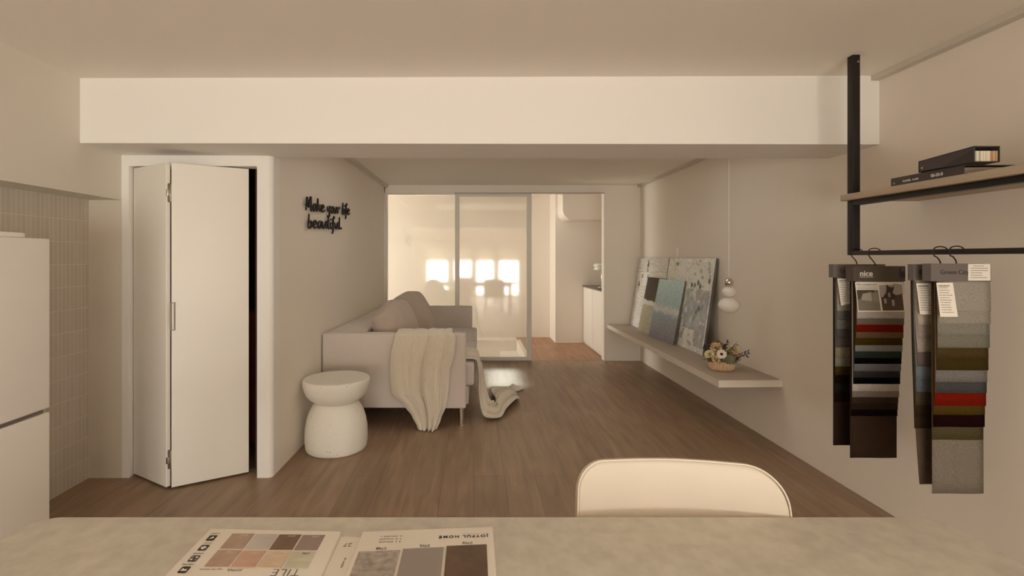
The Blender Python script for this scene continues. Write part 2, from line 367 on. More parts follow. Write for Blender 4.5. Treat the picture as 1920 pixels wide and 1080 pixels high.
# things in the dark closet
sc = empty('suitcase', (-1.62, 3.55, 0)); tag(sc, 'dark red suitcase standing in the dark closet behind the folding door', 'suitcase')
redm = mat('suitcase_red', (.16, .015, .01), .5)
b = new(); box(b, -1.85, -1.42, 3.44, 3.66, .05, .98); obj('shell', b, redm, sc, bevel=.04)
b = new(); tube(b, [(-1.75,3.55,.97),(-1.75,3.55,1.08),(-1.50,3.55,1.08),(-1.50,3.55,.97)], .010); obj('handle', b, blackm, sc)
for x in (-1.80, -1.47):
    b = new(); box(b, x-.02, x+.02, 3.50, 3.60, 0, .055); obj('wheel', b, blackm, sc, bevel=.008)

# ------------------------------------------------------------------ fridge
fridgem = mat('fridge_white', (.85, .81, .76), .32, spec=.4)
fr_ = empty('fridge', (-2.05, 1.75, 0)); tag(fr_, 'white two-door fridge at the left edge by the tiled wall', 'fridge')
XF = -1.78; YF = 2.085
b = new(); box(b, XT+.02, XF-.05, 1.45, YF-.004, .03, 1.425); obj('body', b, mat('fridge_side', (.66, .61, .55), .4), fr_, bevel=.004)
b = new(); box(b, XF-.047, XF, 1.45, YF, .723, 1.432); obj('upper_door', b, fridgem, fr_, bevel=.006)
b = new(); box(b, XF-.047, XF, 1.45, YF, .05, .706); obj('lower_door', b, fridgem, fr_, bevel=.006)
b = new(); box(b, XF-.040, XF-.012, 1.46, YF-.02, .700, .728); obj('door_grip', b, mat('grip_grey', (.16, .13, .11), .5), fr_)
b = new(); pr = [(XF-.30, 1.5), (XF-.015, 1.5)]+[(XF-.045+.03*math.cos(t), 1.95+.06*math.sin(t)) for t in [math.pi/2*i/8 for i in range(9)]]+[(XF-.30, 2.01)]
lo = [b.verts.new((x, y, 1.433)) for x, y in pr]; hi = [b.verts.new((x, y, 1.452)) for x, y in pr]
for i in range(len(pr)): b.faces.new((lo[i], lo[(i+1)%len(pr)], hi[(i+1)%len(pr)], hi[i]))
b.faces.new(lo); b.faces.new(hi); obj('hinge_cover', b, fridgem, fr_, bevel=.003)

# ------------------------------------------------------------------ wall lettering (brush script)
LET = {
 'M': (.72, [[(.0,-.02),(.06,.5),(.12,1.0),(.2,.6),(.3,.28),(.42,.7),(.52,1.08),(.54,.5),(.56,.06),(.64,-.02),(.7,.1)]]),
 'a': (.5, [[(.40,.50),(.24,.57),(.08,.40),(.06,.12),(.18,.0),(.32,.16),(.41,.54),(.40,.15),(.5,.0),(.56,.1)]]),
 'k': (.5, [[(.10,1.08),(.09,.5),(.06,-.02)],[(.40,.55),(.22,.36),(.1,.26),(.28,.22),(.38,.04),(.52,.04)]]),
 'e': (.46, [[(.04,.22),(.24,.28),(.34,.44),(.24,.58),(.1,.46),(.05,.2),(.16,.0),(.32,.02),(.46,.18)]]),
 'y': (.5, [[(.02,.54),(.04,.25),(.14,.14),(.28,.3),(.36,.56),(.34,.1),(.26,-.38),(.1,-.44),(.02,-.28)]]),
 'o': (.46, [[(.26,.56),(.1,.46),(.05,.2),(.16,.0),(.32,.08),(.38,.34),(.26,.56),(.44,.5)]]),
 'u': (.5, [[(.02,.54),(.04,.16),(.14,.0),(.28,.14),(.37,.54),(.37,.14),(.46,.0),(.54,.08)]]),
 'r': (.42, [[(.04,.54),(.07,.25),(.07,-.02)],[(.08,.25),(.18,.5),(.34,.56),(.40,.46)]]),
 'l': (.26, [[(.12,1.1),(.07,.6),(.06,.12),(.16,-.02),(.26,.1)]]),
 'i': (.24, [[(.06,.54),(.06,.12),(.14,-.01),(.24,.1)],[(.10,.78),(.13,.84)]]),
 'f': (.36, [[(.34,.94),(.24,1.08),(.15,.8),(.13,.2),(.10,-.36),(.0,-.46)],[(.0,.46),(.18,.52),(.34,.52)]]),
 'b': (.46, [[(.10,1.1),(.06,.5),(.05,.06),(.18,-.02),(.34,.16),(.32,.46),(.18,.52),(.08,.3)]]),
 't': (.34, [[(.16,.92),(.12,.4),(.12,.06),(.22,-.02),(.34,.1)],[(.0,.6),(.16,.62),(.32,.66)]]),
 '.': (.2, [[(.06,.0),(.12,.03)]]), ' ': (.34, [])}
b = new()
def script(line, Y0, Y1, z0, z1, h):       # runs along the sofa wall from Y0 to Y1 with the base line rising z0 -> z1
    tot = sum(LET[c][0] for c in line); x = 0
    for c in line:
        adv, strokes = LET[c]
        for s in strokes:
            P = []
            for u, v in catmull([Vector((p[0], p[1])).to_3d() for p in s], 5) and [(q.x, q.y) for q in catmull([Vector((p[0], p[1], 0)) for p in s], 5)]:
                t = (x+u)/tot; Y = Y0+(Y1-Y0)*t; X = -1.24+(Y-3.17)*.0187+.022
                P.append((X, Y, z0+(z1-z0)*t+v*h))
            n = len(P)
            tube(b, P, [.0078*(.75+.45*math.sin(math.pi*(i+.5)/n)) for i in range(n)], 6)
        x += adv
script('Make your life', 3.58, 4.76, 1.700, 1.770, .092)
script('beautiful.', 3.62, 4.50, 1.575, 1.620, .092)
for (Y, z) in ((3.62,1.74),(3.9,1.73),(4.2,1.76),(4.6,1.80),(3.66,1.62),(4.0,1.62),(4.35,1.64)):
    X = -1.24+(Y-3.17)*.0187; tube(b, [(X-.002,Y,z),(X+.02,Y,z)], .003, 6)
lt = obj('wall_lettering', b, blackm, smooth=True); tag(lt, 'black brush-script lettering reading Make your life beautiful mounted on the wall above the sofa', 'sign')

# ------------------------------------------------------------------ stool
terr = mat('terrazzo_white', (.85, .82, .75), .55, spec=.3)
nt = terr.node_tree; N = nt.nodes; L = nt.links
vo = N.new('ShaderNodeTexVoronoi'); vo.inputs['Scale'].default_value = 46; tc = N.new('ShaderNodeTexCoord'); L.new(tc.outputs['Object'], vo.inputs['Vector'])
n_ = N.new('ShaderNodeTexNoise'); n_.inputs['Scale'].default_value = 14; L.new(tc.outputs['Object'], n_.inputs[0])
md = N.new('ShaderNodeMath'); md.operation = 'MULTIPLY_ADD'; md.inputs[1].default_value = .5; md.inputs[2].default_value = -.13; L.new(n_.outputs['Fac'], md.inputs[0])
lt_ = N.new('ShaderNodeMath'); lt_.operation = 'LESS_THAN'; L.new(vo.outputs['Distance'], lt_.inputs[0]); L.new(md.outputs[0], lt_.inputs[1])
cr = N.new('ShaderNodeMath'); cr.operation = 'GREATER_THAN'; cr.inputs[1].default_value = .42; sx = N.new('ShaderNodeSeparateColor'); L.new(vo.outputs['Color'], sx.inputs[0]); L.new(sx.outputs[0], cr.inputs[0])
mm = N.new('ShaderNodeMath'); mm.operation = 'MULTIPLY'; L.new(lt_.outputs[0], mm.inputs[0]); L.new(cr.outputs[0], mm.inputs[1])
mix = N.new('ShaderNodeMix'); mix.data_type = 'RGBA'; mix.inputs['A'].default_value = (.85,.82,.75,1); mix.inputs['B'].default_value = (.50,.42,.33,1)
L.new(mm.outputs[0], mix.inputs['Factor']); L.new(mix.outputs['Result'], N['Principled BSDF'].inputs['Base Color'])
st = empty('pedestal_stool', (-.979, 3.543, 0)); tag(st, 'white speckled terrazzo pedestal stool with dished top, standing beside the grey sofa', 'stool')
prof = [(0,0),(.196,0),(.206,.004),(.2125,.016),(.2165,.05),(.218,.10),(.2155,.155),(.206,.21),(.190,.262),(.168,.305),(.148,.328),(.143,.334)]
b = new(); lathe(b, prof+[(0,.334)], (-.979,3.543,0), 96); obj('base', b, terr, st, smooth=True)
prof = [(0,.3335),(.140,.3335),(.158,.342),(.186,.362),(.208,.388),(.222,.418),(.2305,.452),(.233,.480),(.2315,.492),(.227,.498),(.218,.4995),(.12,.496),(0,.495)]
b = new(); lathe(b, prof, (-.979,3.543,0), 96); obj('dished_top', b, terr, st, smooth=True)

# ------------------------------------------------------------------ sofa
sofam = mat('sofa_fabric', alb(167,149,129), .9, noise=(260, .06), bump=(420, .25, .001), spec=.15, sheen=.3)
so = empty('sofa', (-1.232, 3.98, 0)); tag(so, 'long grey-beige fabric sofa against the left wall with steel legs', 'sofa')
SX0 = -1.218; Y0, Y1 = 3.98, 6.37; ZA = .7475
def cushion_box(x0, x1, y0, y1, z0, z1, name, bev=.02, m=sofam, puff=0, nx=1, ny=1):
    b = new(); box(b, x0, x1, y0, y1, z0, z1); return obj(name, b, m, so, bevel=bev)
cushion_box(SX0, -.062, Y0, Y0+.115, .149, ZA, 'armrest', .016)
cushion_box(SX0, -.062, Y1-.115, Y1, .149, ZA, 'armrest', .016)
cushion_box(SX0, -.90, Y0+.117, Y1-.117, .149, ZA-.004, 'backrest', .02)
cushion_box(-.899, -.045, Y0+.117, Y1-.117, .149, .30, 'seat_base', .012)
cushion_box(-.899, .004, Y0+.12, (Y0+Y1)/2-.003, .302, .489, 'seat_cushion', .025)
cushion_box(-.899, .002, (Y0+Y1)/2+.003, Y1-.12, .302, .487, 'seat_cushion', .03)
for (x, y) in ((-.10, 4.03), (-1.15, 4.03), (-.10, 6.31), (-1.15, 6.31)):
    b = new(); lathe(b, [(0,0),(.024,0),(.024,.006),(.021,.008),(.021,.15),(0,.15)], (x, y, 0), 24); obj('leg', b, chrome, so, smooth=False, label='short round steel leg')

so.rotation_euler = (0, 0, -.0187)
def pillow(name, c, w, h, t, rot, m, label, cat, group, squash=0, seed=0):
    b = new(); n = 26; faces = []
    for side in (1, -1):
        rows = []
        for j in range(n+1):
            r = []
            for i in range(n+1):
                u = -1+2*i/n; v = -1+2*j/n
                e = (max(0, 1-abs(u)**2.2)*max(0, 1-abs(v)**2.2))**.52
                pin = 1-.05*(1-abs(v)**2)*abs(u)**2; pinv = 1-.05*(1-abs(u)**2)*abs(v)**2
                uu = u*math.sqrt(1-.22*v*v); vv = v*math.sqrt(1-.22*u*u)
                wr = .012*mnoise.noise(Vector((u*2.3+seed, v*2.3, side)))+.007*mnoise.noise(Vector((u*6+seed, v*4, side*3)))
                dr = 1-squash*max(0, -u)*max(0, v+.3)
                r.append(Vector((uu*w/2*pin, side*(t/2*e+wr*min(1, e*2)), vv*h/2*pinv*dr)))
            rows.append(r)
        sheet(b, rows)
    bmesh.ops.remove_doubles(b, verts=b.verts, dist=.0006)
    e = obj(name, b, m, None, smooth=True, subsurf=1); e.location = c; e.rotation_euler = rot
    return tag(e, label, cat, group)
cushm = mat('cushion_linen', alb(146,126,104), .92, noise=(300, .06), bump=(380, .25, .001), spec=.1, sheen=.3)
pillow('cushion', (-.69, 4.42, .740), .56, .54, .25, (math.radians(-22), 0, math.radians(60)), cushm, 'plump grey-beige sofa cushion nearest the armrest with the throw', 'cushion', 'cushions on the sofa', .42, 1)
pillow('cushion', (-.60, 5.02, .772), .56, .56, .22, (math.radians(-24), 0, math.radians(62)), cushm, 'grey-beige sofa cushion tucked behind the plumper front cushion', 'cushion', 'cushions on the sofa', .15, 5)

# ------------------------------------------------------------------ throw blanket
throwm = mat('throw_knit', alb(202,173,143), .95, noise=(120, .05), spec=.1, sheen=.4)
nt = throwm.node_tree; N = nt.nodes; L = nt.links; tc = N.new('ShaderNodeTexCoord')
wv = N.new('ShaderNodeTexWave'); wv.wave_type = 'BANDS'; wv.bands_direction = 'Z'; wv.inputs['Scale'].default_value = 38; wv.inputs['Distortion'].default_value = 1.0; wv.inputs['Detail'].default_value = 2
L.new(tc.outputs['Object'], wv.inputs[0])
wv2 = N.new('ShaderNodeTexWave'); wv2.bands_direction = 'X'; wv2.inputs['Scale'].default_value = 52; wv2.inputs['Distortion'].default_value = 1.0; L.new(tc.outputs['Object'], wv2.inputs[0])
ad = N.new('ShaderNodeMath'); L.new(wv.outputs['Fac'], ad.inputs[0]); L.new(wv2.outputs['Fac'], ad.inputs[1])
bp = N.new('ShaderNodeBump'); bp.inputs['Strength'].default_value = .6; bp.inputs['Distance'].default_value = .004; L.new(ad.outputs[0], bp.inputs['Height']); L.new(bp.outputs[0], N['Principled BSDF'].inputs['Normal'])
b = new()
def interp(tab, v):
    if v <= tab[0][0]: return tab[0][1]
    for (a, x), (c, y) in zip(tab, tab[1:]):
        if v <= c:
            t = (v-a)/(c-a); t = t*t*(3-2*t)*.5+t*.5
            return x+(y-x)*t
    return tab[-1][1]
LEFT = [(618,741),(655,733),(687,731),(712,732),(735,736),(758,758),(780,773),(798,783),(808,785)]
RIGHT = [(618,853),(624,855),(658,852),(690,843),(717,842),(740,840),(761,836),(785,827),(806,819)]
rows = []; NU = 90; NV = 80
ys = [618+(807-618)*i/NV for i in range(NV+1)]
folds = [(.10,.09,.7),(.24,.07,.6),(.42,.07,.9),(.62,.07,1.3),(.76,.05,.9),(.92,.06,1.2)]
def foldoff(u, g):
    s = 0
    for k, (c, w_, a) in enumerate(folds):
        cc = c+.05*g*math.sin(k*2.1)+(.5-c)*.10*g
        s += a*math.exp(-((u-cc)/w_)**2)
    s -= 1.0*math.exp(-((u-(.54-.06*g))/.018)**2)+.6*math.exp(-((u-.30)/.016)**2)*max(0, 1-g*1.6)+.8*math.exp(-((u-.83)/.018)**2)*max(0, 1-g*.8)
    return s
for k in range(14):           # inside the arm and over its top
    t = k/13
    if t < .35: Y, Z = 4.115, .50+(t/.35)*.245
    elif t < .8: a = (t-.35)/.45; Y = 4.112-a*.12; Z = .762+.008*math.sin(math.pi*a)
    else: a = (t-.8)/.2; Y = 3.990-a*.022; Z = .760-a*.012
    r = []
    for i in range(NU+1):
        u = i/NU; X = (-.622+u*.462)+.01*math.sin(9*u+3*t)
        f = foldoff(u, 0)*.006
        r.append((X, Y-(f if t > .8 else 0), Z+(f if t <= .8 and t > .3 else 0)))
    rows.append(r)
for j, y in enumerate(ys):
    g = j/NV; r = []
    for i in range(NU+1):
        u = i/NU; Z = ZA-.002-(y-618)/189*(ZA+.006)
        xl = (interp(LEFT, y)-VX)/236.2; xr = (interp(RIGHT, y)-VX)/236.2
        X = xl+(xr-xl)*u
        amp = .014+.026*min(1, g*1.6)
        Y = 3.962-.020-foldoff(u, g)*amp-.010*g
        if g > .86: Y -= (g-.86)*.22
        Z = max(.009, Z)
        r.append((X, Y, Z))
    rows.append(r)
sheet(b, rows)
# the other half: over the seat front and pooled on the floor
S = [((-.42,4.14,.500),(-.44,4.70,.500)),((-.18,4.14,.503),(-.18,4.66,.503)),((.000,4.13,.508),(.0,4.62,.508)),((.030,4.12,.47),(.032,4.60,.47)),
     ((.036,4.13,.36),(.050,4.56,.36)),((.036,4.16,.22),(.085,4.52,.22)),((.050,4.15,.10),(.120,4.50,.10)),((.085,4.11,.03),(.17,4.46,.05)),
     ((.15,4.10,.016),(.20,4.50,.05)),((.235,4.17,.016),(.20,4.66,.06)),((.285,4.30,.045),(.16,4.92,.05)),((.385,4.52,.055),(.24,5.10,.03)),((.43,4.70,.012),(.36,5.18,.012))]
A = catmull([s[0] for s in S], 8); B_ = catmull([s[1] for s in S], 8); rows = []
for k, (a, c) in enumerate(zip(A, B_)):
    r = []; g = k/(len(A)-1)
    d = (A[min(k+1, len(A)-1)]-A[max(k-1, 0)]).normalized(); wv_ = (c-a).normalized(); nn = wv_.cross(d).normalized()
    if nn.z < -.2 or (abs(nn.z) <= .2 and nn.x < 0): nn = -nn
    for i in range(49):
        u = i/48; p = a.lerp(c, u)
        amp = .009 if g < .3 else .016
        f = (math.sin(u*15+2.2*g)+.6*math.sin(u*31+5*g)+1.0)*amp*min(1, 4*min(u+.08, 1.08-u))
        if g > .55: f = f*1.25*(1+.5*math.sin(g*22+u*3))
        q = p+nn*f
        if q.z < .006: q.z = .006
        r.append(q)
    rows.append(r)
sheet(b, rows)
rows = []                     # the small tuft of a corner further along the floor
for k in range(13):
    t = k/12; r = []
    for i in range(13):
        u = i/12; wd = .10*math.sin(math.pi*(.15+.75*t))
        r.append((.37+t*.14, 5.08+(u-.5)*wd*2+.05*t, .008+.045*math.sin(math.pi*u)*math.sin(math.pi*min(1, .2+t*.8))*(1+.3*math.sin(t*9))))
    rows.append(r)
sheet(b, rows)
th = obj('throw_blanket', b, throwm, smooth=True, solid=.006); tag(th, 'cream knitted throw draped over the near sofa armrest and trailing onto the floor', 'blanket')

ILL = (.43, .35, .27)
# ------------------------------------------------------------------ wall ledge with paintings
ledgem = mat('ledge_laminate', (.44, .37, .30), .5, noise=(3, .03, (1, .1, 1)))
b = new(); hexa(b, [(1.745,3.53,.4325),(XR,3.54,.4325),(XR,YB,.4325),(1.764,YB,.4325),(1.745,3.53,.482),(XR,3.54,.482),(XR,YB,.482),(1.764,YB,.482)])
lg = obj('wall_ledge', b, ledgem, bevel=.0015)
b = new(); hexa(b, [(1.7435,3.5285,.432),(1.745,3.5285,.432),(1.764,YB,.432),(1.7625,YB,.432),(1.7435,3.5285,.4825),(1.745,3.5285,.4825),(1.764,YB,.4825),(1.7625,YB,.4825)])
hexa(b, [(1.7435,3.5275,.432),(XR,3.5375,.432),(XR,3.54,.432),(1.7435,3.53,.432),(1.7435,3.5275,.4825),(XR,3.5375,.4825),(XR,3.54,.4825),(1.7435,3.53,.4825)])
obj('lit_front_face', b, mat('lit_front_face', (.74, .68, .60), .5), lg, label='front faces coloured paler as if better lit'); tag(lg, 'long low beige ledge fixed along the right wall under the paintings', 'shelf')  # front and end faces coloured paler to make up for low light
edge = mat('canvas_edge', (.16,.14,.12), .8)
ILL = (.43, .35, .27)
def canvas(yfar, yaw, xb, w_, h, lean_x, label, mats_, paint, th=.022, zb=.483):
    lean = math.asin(lean_x/h)
    e = empty('painting', (xb, yfar, zb)); tag(e, label, 'painting', 'canvases leaning on the ledge')
    U = Vector((math.sin(yaw), -math.cos(yaw), 0)); V = Vector((math.sin(lean), 0, math.cos(lean))); n = U.cross(V).normalized()
    if n.x > 0: n = -n
    V = (V-U*V.dot(U)).normalized(); O = Vector((xb, yfar, zb)); Bk = -n*th
    b = new(); q = [O, O+U*w_, O+U*w_+V*h, O+V*h]
    hexa(b, [q[0]+Bk, q[1]+Bk, q[1], q[0], q[3]+Bk, q[2]+Bk, q[2], q[3]], 1); b.faces.ensure_lookup_table()
    for f in b.faces:
        if f.normal.length == 0: f.normal_update()
        f.normal_update()
        if abs(f.normal.dot(n)) > .9 and (f.calc_center_median()-(O+U*w_/2+V*h/2)).length < th*.6: f.material_index = 0
    obj('canvas', b, [mats_[0], edge], e)
    b = new(); paint(b, O+n*.0008, U, V, w_, h)
    obj('painted_motif', b, mats_[1:], e)
    return e
def gradmat(name, axis_len, stops, origin_z, nscale=9, namt=.12, rough=.7, bumps=.4, nsc=(1,1,1)):
    m = bpy.data.materials.new(name); m.use_nodes = True; N = m.node_tree.nodes; L = m.node_tree.links; b_ = N['Principled BSDF']
    tc = N.new('ShaderNodeTexCoord'); sp = N.new('ShaderNodeSeparateXYZ'); L.new(tc.outputs['Object'], sp.inputs[0])
    dv = N.new('ShaderNodeMath'); dv.operation = 'DIVIDE'; dv.inputs[1].default_value = axis_len; L.new(sp.outputs['Z' if axis_len > 0 else 'Y'], dv.inputs[0])
    mp = N.new('ShaderNodeMapping'); mp.inputs['Scale'].default_value = nsc; L.new(tc.outputs['Object'], mp.inputs[0])
    n = N.new('ShaderNodeTexNoise'); n.inputs['Scale'].default_value = nscale; n.inputs['Detail'].default_value = 6; L.new(mp.outputs[0], n.inputs[0])
    s = N.new('ShaderNodeMath'); s.operation = 'MULTIPLY_ADD'; s.inputs[1].default_value = namt; s.inputs[2].default_value = -namt/2; L.new(n.outputs['Fac'], s.inputs[0])
    a = N.new('ShaderNodeMath'); L.new(dv.outputs[0], a.inputs[0]); L.new(s.outputs[0], a.inputs[1])
    r = N.new('ShaderNodeValToRGB'); el = r.color_ramp.elements
    while len(el) > 1: el.remove(el[-1])
    el[0].position = stops[0][0]; el[0].color = (*stops[0][1], 1)
    for p, c in stops[1:]: x = el.new(p); x.color = (*c, 1)
    L.new(a.outputs[0], r.inputs[0])
    n5 = N.new('ShaderNodeTexNoise'); n5.inputs['Scale'].default_value = nscale*5; n5.inputs['Detail'].default_value = 4; L.new(mp.outputs[0], n5.inputs[0])
    r5 = N.new('ShaderNodeMapRange'); r5.inputs['From Min'].default_value = .3; r5.inputs['From Max'].default_value = .7; r5.inputs['To Min'].default_value = .78; r5.inputs['To Max'].default_value = 1.22; L.new(n5.outputs['Fac'], r5.inputs[0])
    vs = N.new('ShaderNodeVectorMath'); vs.operation = 'SCALE'; L.new(r.outputs[0], vs.inputs[0]); L.new(r5.outputs[0], vs.inputs['Scale']); L.new(vs.outputs[0], b_.inputs['Base Color'])
    b_.inputs['Roughness'].default_value = rough
    bp = N.new('ShaderNodeBump'); bp.inputs['Strength'].default_value = bumps; bp.inputs['Distance'].default_value = .002; L.new(n5.outputs['Fac'], bp.inputs['Height']); L.new(bp.outputs[0], b_.inputs['Normal'])
    return m
pw = mat('paint_white', alb(215,205,185), .7); pd = mat('paint_dark', alb(48,38,30), .7); pg = mat('paint_green', alb(72,78,60), .7)
pr_ = mat('paint_red', alb(140,62,48), .7); pp = mat('paint_pink', alb(178,140,120), .7); pgr = mat('paint_grey', alb(128,120,108), .7, noise=(14, .2))
psl = mat('paint_slate', alb(122,114,102), .7, noise=(12, .15)); po = mat('paint_olive', alb(128,122,98), .7, noise=(18, .15)); ps = mat('paint_sage', alb(164,154,128), .7, noise=(10, .1))
pc_ = mat('paint_cream', alb(190,182,152), .7, noise=(9, .1)); pt_ = mat('paint_brown', alb(150,128,102), .7, noise=(20, .2))
def blob(b, O, U, V, cu, cv, ru, rv, mi, n=16, j=.3, rnd=random):
    flat(b, O, U, V, [(cu+ru*(1+rnd.uniform(-j, j))*math.cos(2*math.pi*i/n), cv+rv*(1+rnd.uniform(-j, j))*math.sin(2*math.pi*i/n)) for i in range(n)], mi)
def flower(b, O, U, V, cu, cv, r, mi, rnd):
    for k in range(5):
        a = 2*math.pi*k/5+rnd.random(); flat(b, O, U, V, disc(cu+r*.6*math.cos(a), cv+r*.6*math.sin(a), r*.42, r*.5, 8), mi)
def paint1(b, O, U, V, w_, h):      # pale streaked boards, a little tower, red spot, birch twigs
    R = random.Random(3); n = (U.cross(V)).normalized(); n = n if n.x < 0 else -n
    for i in range(46):
        v = R.uniform(.03, .97)*h; u = R.uniform(0, .75)*w_; l = R.uniform(.1, .3)*w_; t = R.uniform(.002, .006)
        l = min(l, w_-u); flat(b, O, U, V, [(u, v), (u+l, v+R.uniform(-.01,.01)), (u+l, v+t), (u, v+t)], R.choice((0, 0, 1, 4)))
    O2 = O+n*.0006
    cu = .38*w_
    flat(b, O2, U, V, rect(cu-.09, cu+.09, .60*h, .80*h), 0); flat(b, O2, U, V, [(cu-.05,.80*h),(cu+.05,.80*h),(cu,.99*h)], 4)
    O3 = O2+n*.0006
    flat(b, O3, U, V, [(cu-.028,.88*h),(cu+.028,.88*h),(cu,.985*h)], 2); flat(b, O3, U, V, rect(cu-.008, cu+.008, .82*h, .86*h), 2)
    flat(b, O3, U, V, rect(cu-.05, cu+.04, .80*h, .805*h), 2); blob(b, O3, U, V, cu+.04, .74*h, .03, .03, 5)
    flat(b, O3, U, V, [(.10*w_,.58*h),(.13*w_,.68*h),(.17*w_,.60*h)], 2); flat(b, O3, U, V, rect(.11*w_, .16*w_, .50*h, .60*h), 4)
    blob(b, O3, U, V, .225*w_, .74*h, .024, .024, 3); 
    for i in range(10):
        u = R.uniform(.02, .30)*w_; v = R.uniform(.03, .30)*h; flat(b, O3, U, V, [(u,v),(u+.012,v),(u+R.uniform(-.03,.08),v+.14),(u+R.uniform(-.03,.08)-.006,v+.14)][:4], R.choice((0,0,4)))
canvas(6.51, 0, 2.055, 1.0, .88, .118, 'large pale canvas of streaked boards and a tiny tower, standing in the corner',
       [gradmat('board_canvas', .9, [(0, alb(176,160,138)), (.5, alb(160,145,122)), (1, alb(150,136,116))], 0, 5, .5, nsc=(1,.3,4)), pw, pgr, pd, pr_, pt_, psl], paint1)
def paint2(b, O, U, V, w_, h):      # pale green and grey ground with small blossoms
    R = random.Random(11); n = (U.cross(V)).normalized(); n = n if n.x < 0 else -n
    def jag(u0, u1, v0, v1, mi, lift, j=.02):
        p = []
        for k in range(10): p.append((u0+R.uniform(-j, j), v1+(v0-v1)*k/9))
        for k in range(6): p.append((min(w_-.002, u0+(u1-u0)*(k+1)/7), max(.002, v0+R.uniform(0, j))))
        for k in range(10): p.append((min(w_-.002, u1+R.uniform(-j, 0)), v0+(v1-v0)*k/9))
        flat(b, O+n*lift, U, V, p, mi)
    jag(.30*w_, .44*w_, .0, .97*h, 7, .0002); jag(.62*w_, .995*w_, .62*h, .995*h, 8, .0003); jag(.52*w_, .995*w_, .05*h, .66*h, 2, .0004, .03)
    jag(.30*w_, .40*w_, .02*h, .30*h, 7, .0006); jag(.75*w_, .99*w_, .52*h, .64*h, 1, .0007); jag(.56*w_, .80*w_, .03*h, .22*h, 8, .0007)
    O2 = O+n*.0012
    for i in range(70):
        u = R.uniform(.50, .97)*w_; v = R.uniform(.05, .97)*h
        blob(b, O2+n*(.0001*i/2), U, V, u, v, R.uniform(.008,.03), R.uniform(.006,.025), R.choice((2, 3, 8, 9, 1, 2)), 9)
    O3 = O2+n*.004
    for u, v, r, mi in ((.80,.93,.022,0),(.92,.80,.028,0),(.70,.62,.05,0),(.64,.60,.03,0),(.90,.53,.022,0),(.57,.42,.035,0),(.52,.20,.035,0),(.70,.32,.03,0),(.55,.06,.035,0),(.80,.13,.025,5),(.85,.61,.03,5),(.20,.93,.022,2),(.10,.82,.02,0),(.66,.12,.03,0),(.78,.40,.02,3)):
        flower(b, O3, U, V, u*w_, v*h, r, mi, R)
    for u, v in ((.74,.73),(.79,.69),(.68,.70),(.95,.76),(.78,.42),(.82,.46),(.24,.93),(.62,.70)):
        blob(b, O3+n*.0004, U, V, u*w_, v*h, .018, .024, 6, 8)
canvas(5.49, 0, 2.048, 1.05, .877, .124, 'large pale green and grey canvas dotted with small white blossoms, beside the hanging lamp',
       [gradmat('blossom_canvas', -1.05, [(0, alb(160,148,122)), (1, alb(192,180,150))], 0, 6, .4), pw, psl, pgr, pd, po, pp, pg, pc_, ps, ps][:1]+[pw, psl, pgr, po, pd, pp, pg, pc_, ps, po], paint2)
def paint3(b, O, U, V, w_, h):
    R = random.Random(5)
    top = [(u/10*w_, (.555+.02*math.sin(u*1.7)+.03*(10-u)/10)*h) for u in range(11)]
    flat(b, O, U, V, [(0.001,.50*h)]+[(u/10*w_, (.50-.01*math.sin(u*2.3))*h) for u in range(1, 11)]+top[::-1], 0, )
canvas(6.0, 0, 1.985, .57, .655, .125, 'smaller canvas, dark brown over white and olive, tucked behind the teal one',
       [gradmat('dark_split_canvas', .65, [(0, alb(126,112,86)), (.50, alb(136,122,96)), (.52, alb(205,195,175)), (.56, alb(205,195,175)), (.58, alb(58,44,32)), (1, alb(54,40,28))], 0, 9, .02), pw], paint3)
def paint4(b, O, U, V, w_, h):
    R = random.Random(8)
    for i in range(420):
        u = R.uniform(.01, .97)*w_; g = R.gauss(0, 1); v = (.50-.06*u/w_+.035*g)*h; l = R.uniform(.01, .05)*(1 if g < 0 else 1.4); t = R.uniform(.0012, .004)
        s = R.uniform(-.01, .012); flat(b, O, U, V, [(u,v),(u+t,v),(u+t+s,min(h,v+l)),(u+s,min(h,v+l))], 0 if abs(g) < 1.1 else 1)
canvas(5.537, math.radians(4.5), 1.951, .57, .652, .128, 'small teal canvas with white spray across its middle, leaning in front of the others',
       [gradmat('teal_canvas', .65, [(0, alb(92,82,78)), (.28, alb(106,98,90)), (.42, alb(102,106,100)), (.49, alb(158,152,134)), (.54, alb(116,122,110)), (1, alb(138,144,128))], 0, 12, .12), pw, mat('paint_spray', alb(165,165,148), .7)], paint4)
ILL = (.43, .35, .27)
# thin white cable cover on the wall behind the canvases
b = new(); box(b, XR-.012, XR, 5.33, 5.36, .95, 1.47); cv_ = obj('cable_cover', b, whitep); tag(cv_, 'thin white cable cover on the wall poking up behind the blossom canvas', 'cable cover')

# ------------------------------------------------------------------ pendant lamp
pdl = empty('pendant_lamp', (1.95, 3.79, CF)); tag(pdl, 'hanging lamp of a chrome ball over two white glass ovals, above the ledge', 'lamp')
opal = mat('opal_glass', (.80, .77, .71), .25, spec=.5)
def ell(c, rx, rz, n=28): return [(max(0, rx*math.sin(math.pi*i/n)), -rz*math.cos(math.pi*i/n)) for i in range(n+1)]
b = new(); lathe(b, ell(0,.074,.062), (1.95,3.79,.992)); obj('glass_shade', b, opal, pdl, smooth=True, label='large oval opal glass')
b = new(); lathe(b, ell(0,.050,.041), (1.95,3.79,1.094)); obj('glass_shade', b, opal, pdl, smooth=True, label='small oval opal glass')
b = new(); lathe(b, ell(0,.034,.034), (1.95,3.79,1.167)); obj('chrome_ball', b, mat('mirror_chrome', (.70,.64,.56), .06, metal=1), pdl, smooth=True)
b = new(); tube(b, [(1.95,3.79,1.20),(1.95,3.79,CF)], .0022, 8); obj('cord', b, whitep, pdl)
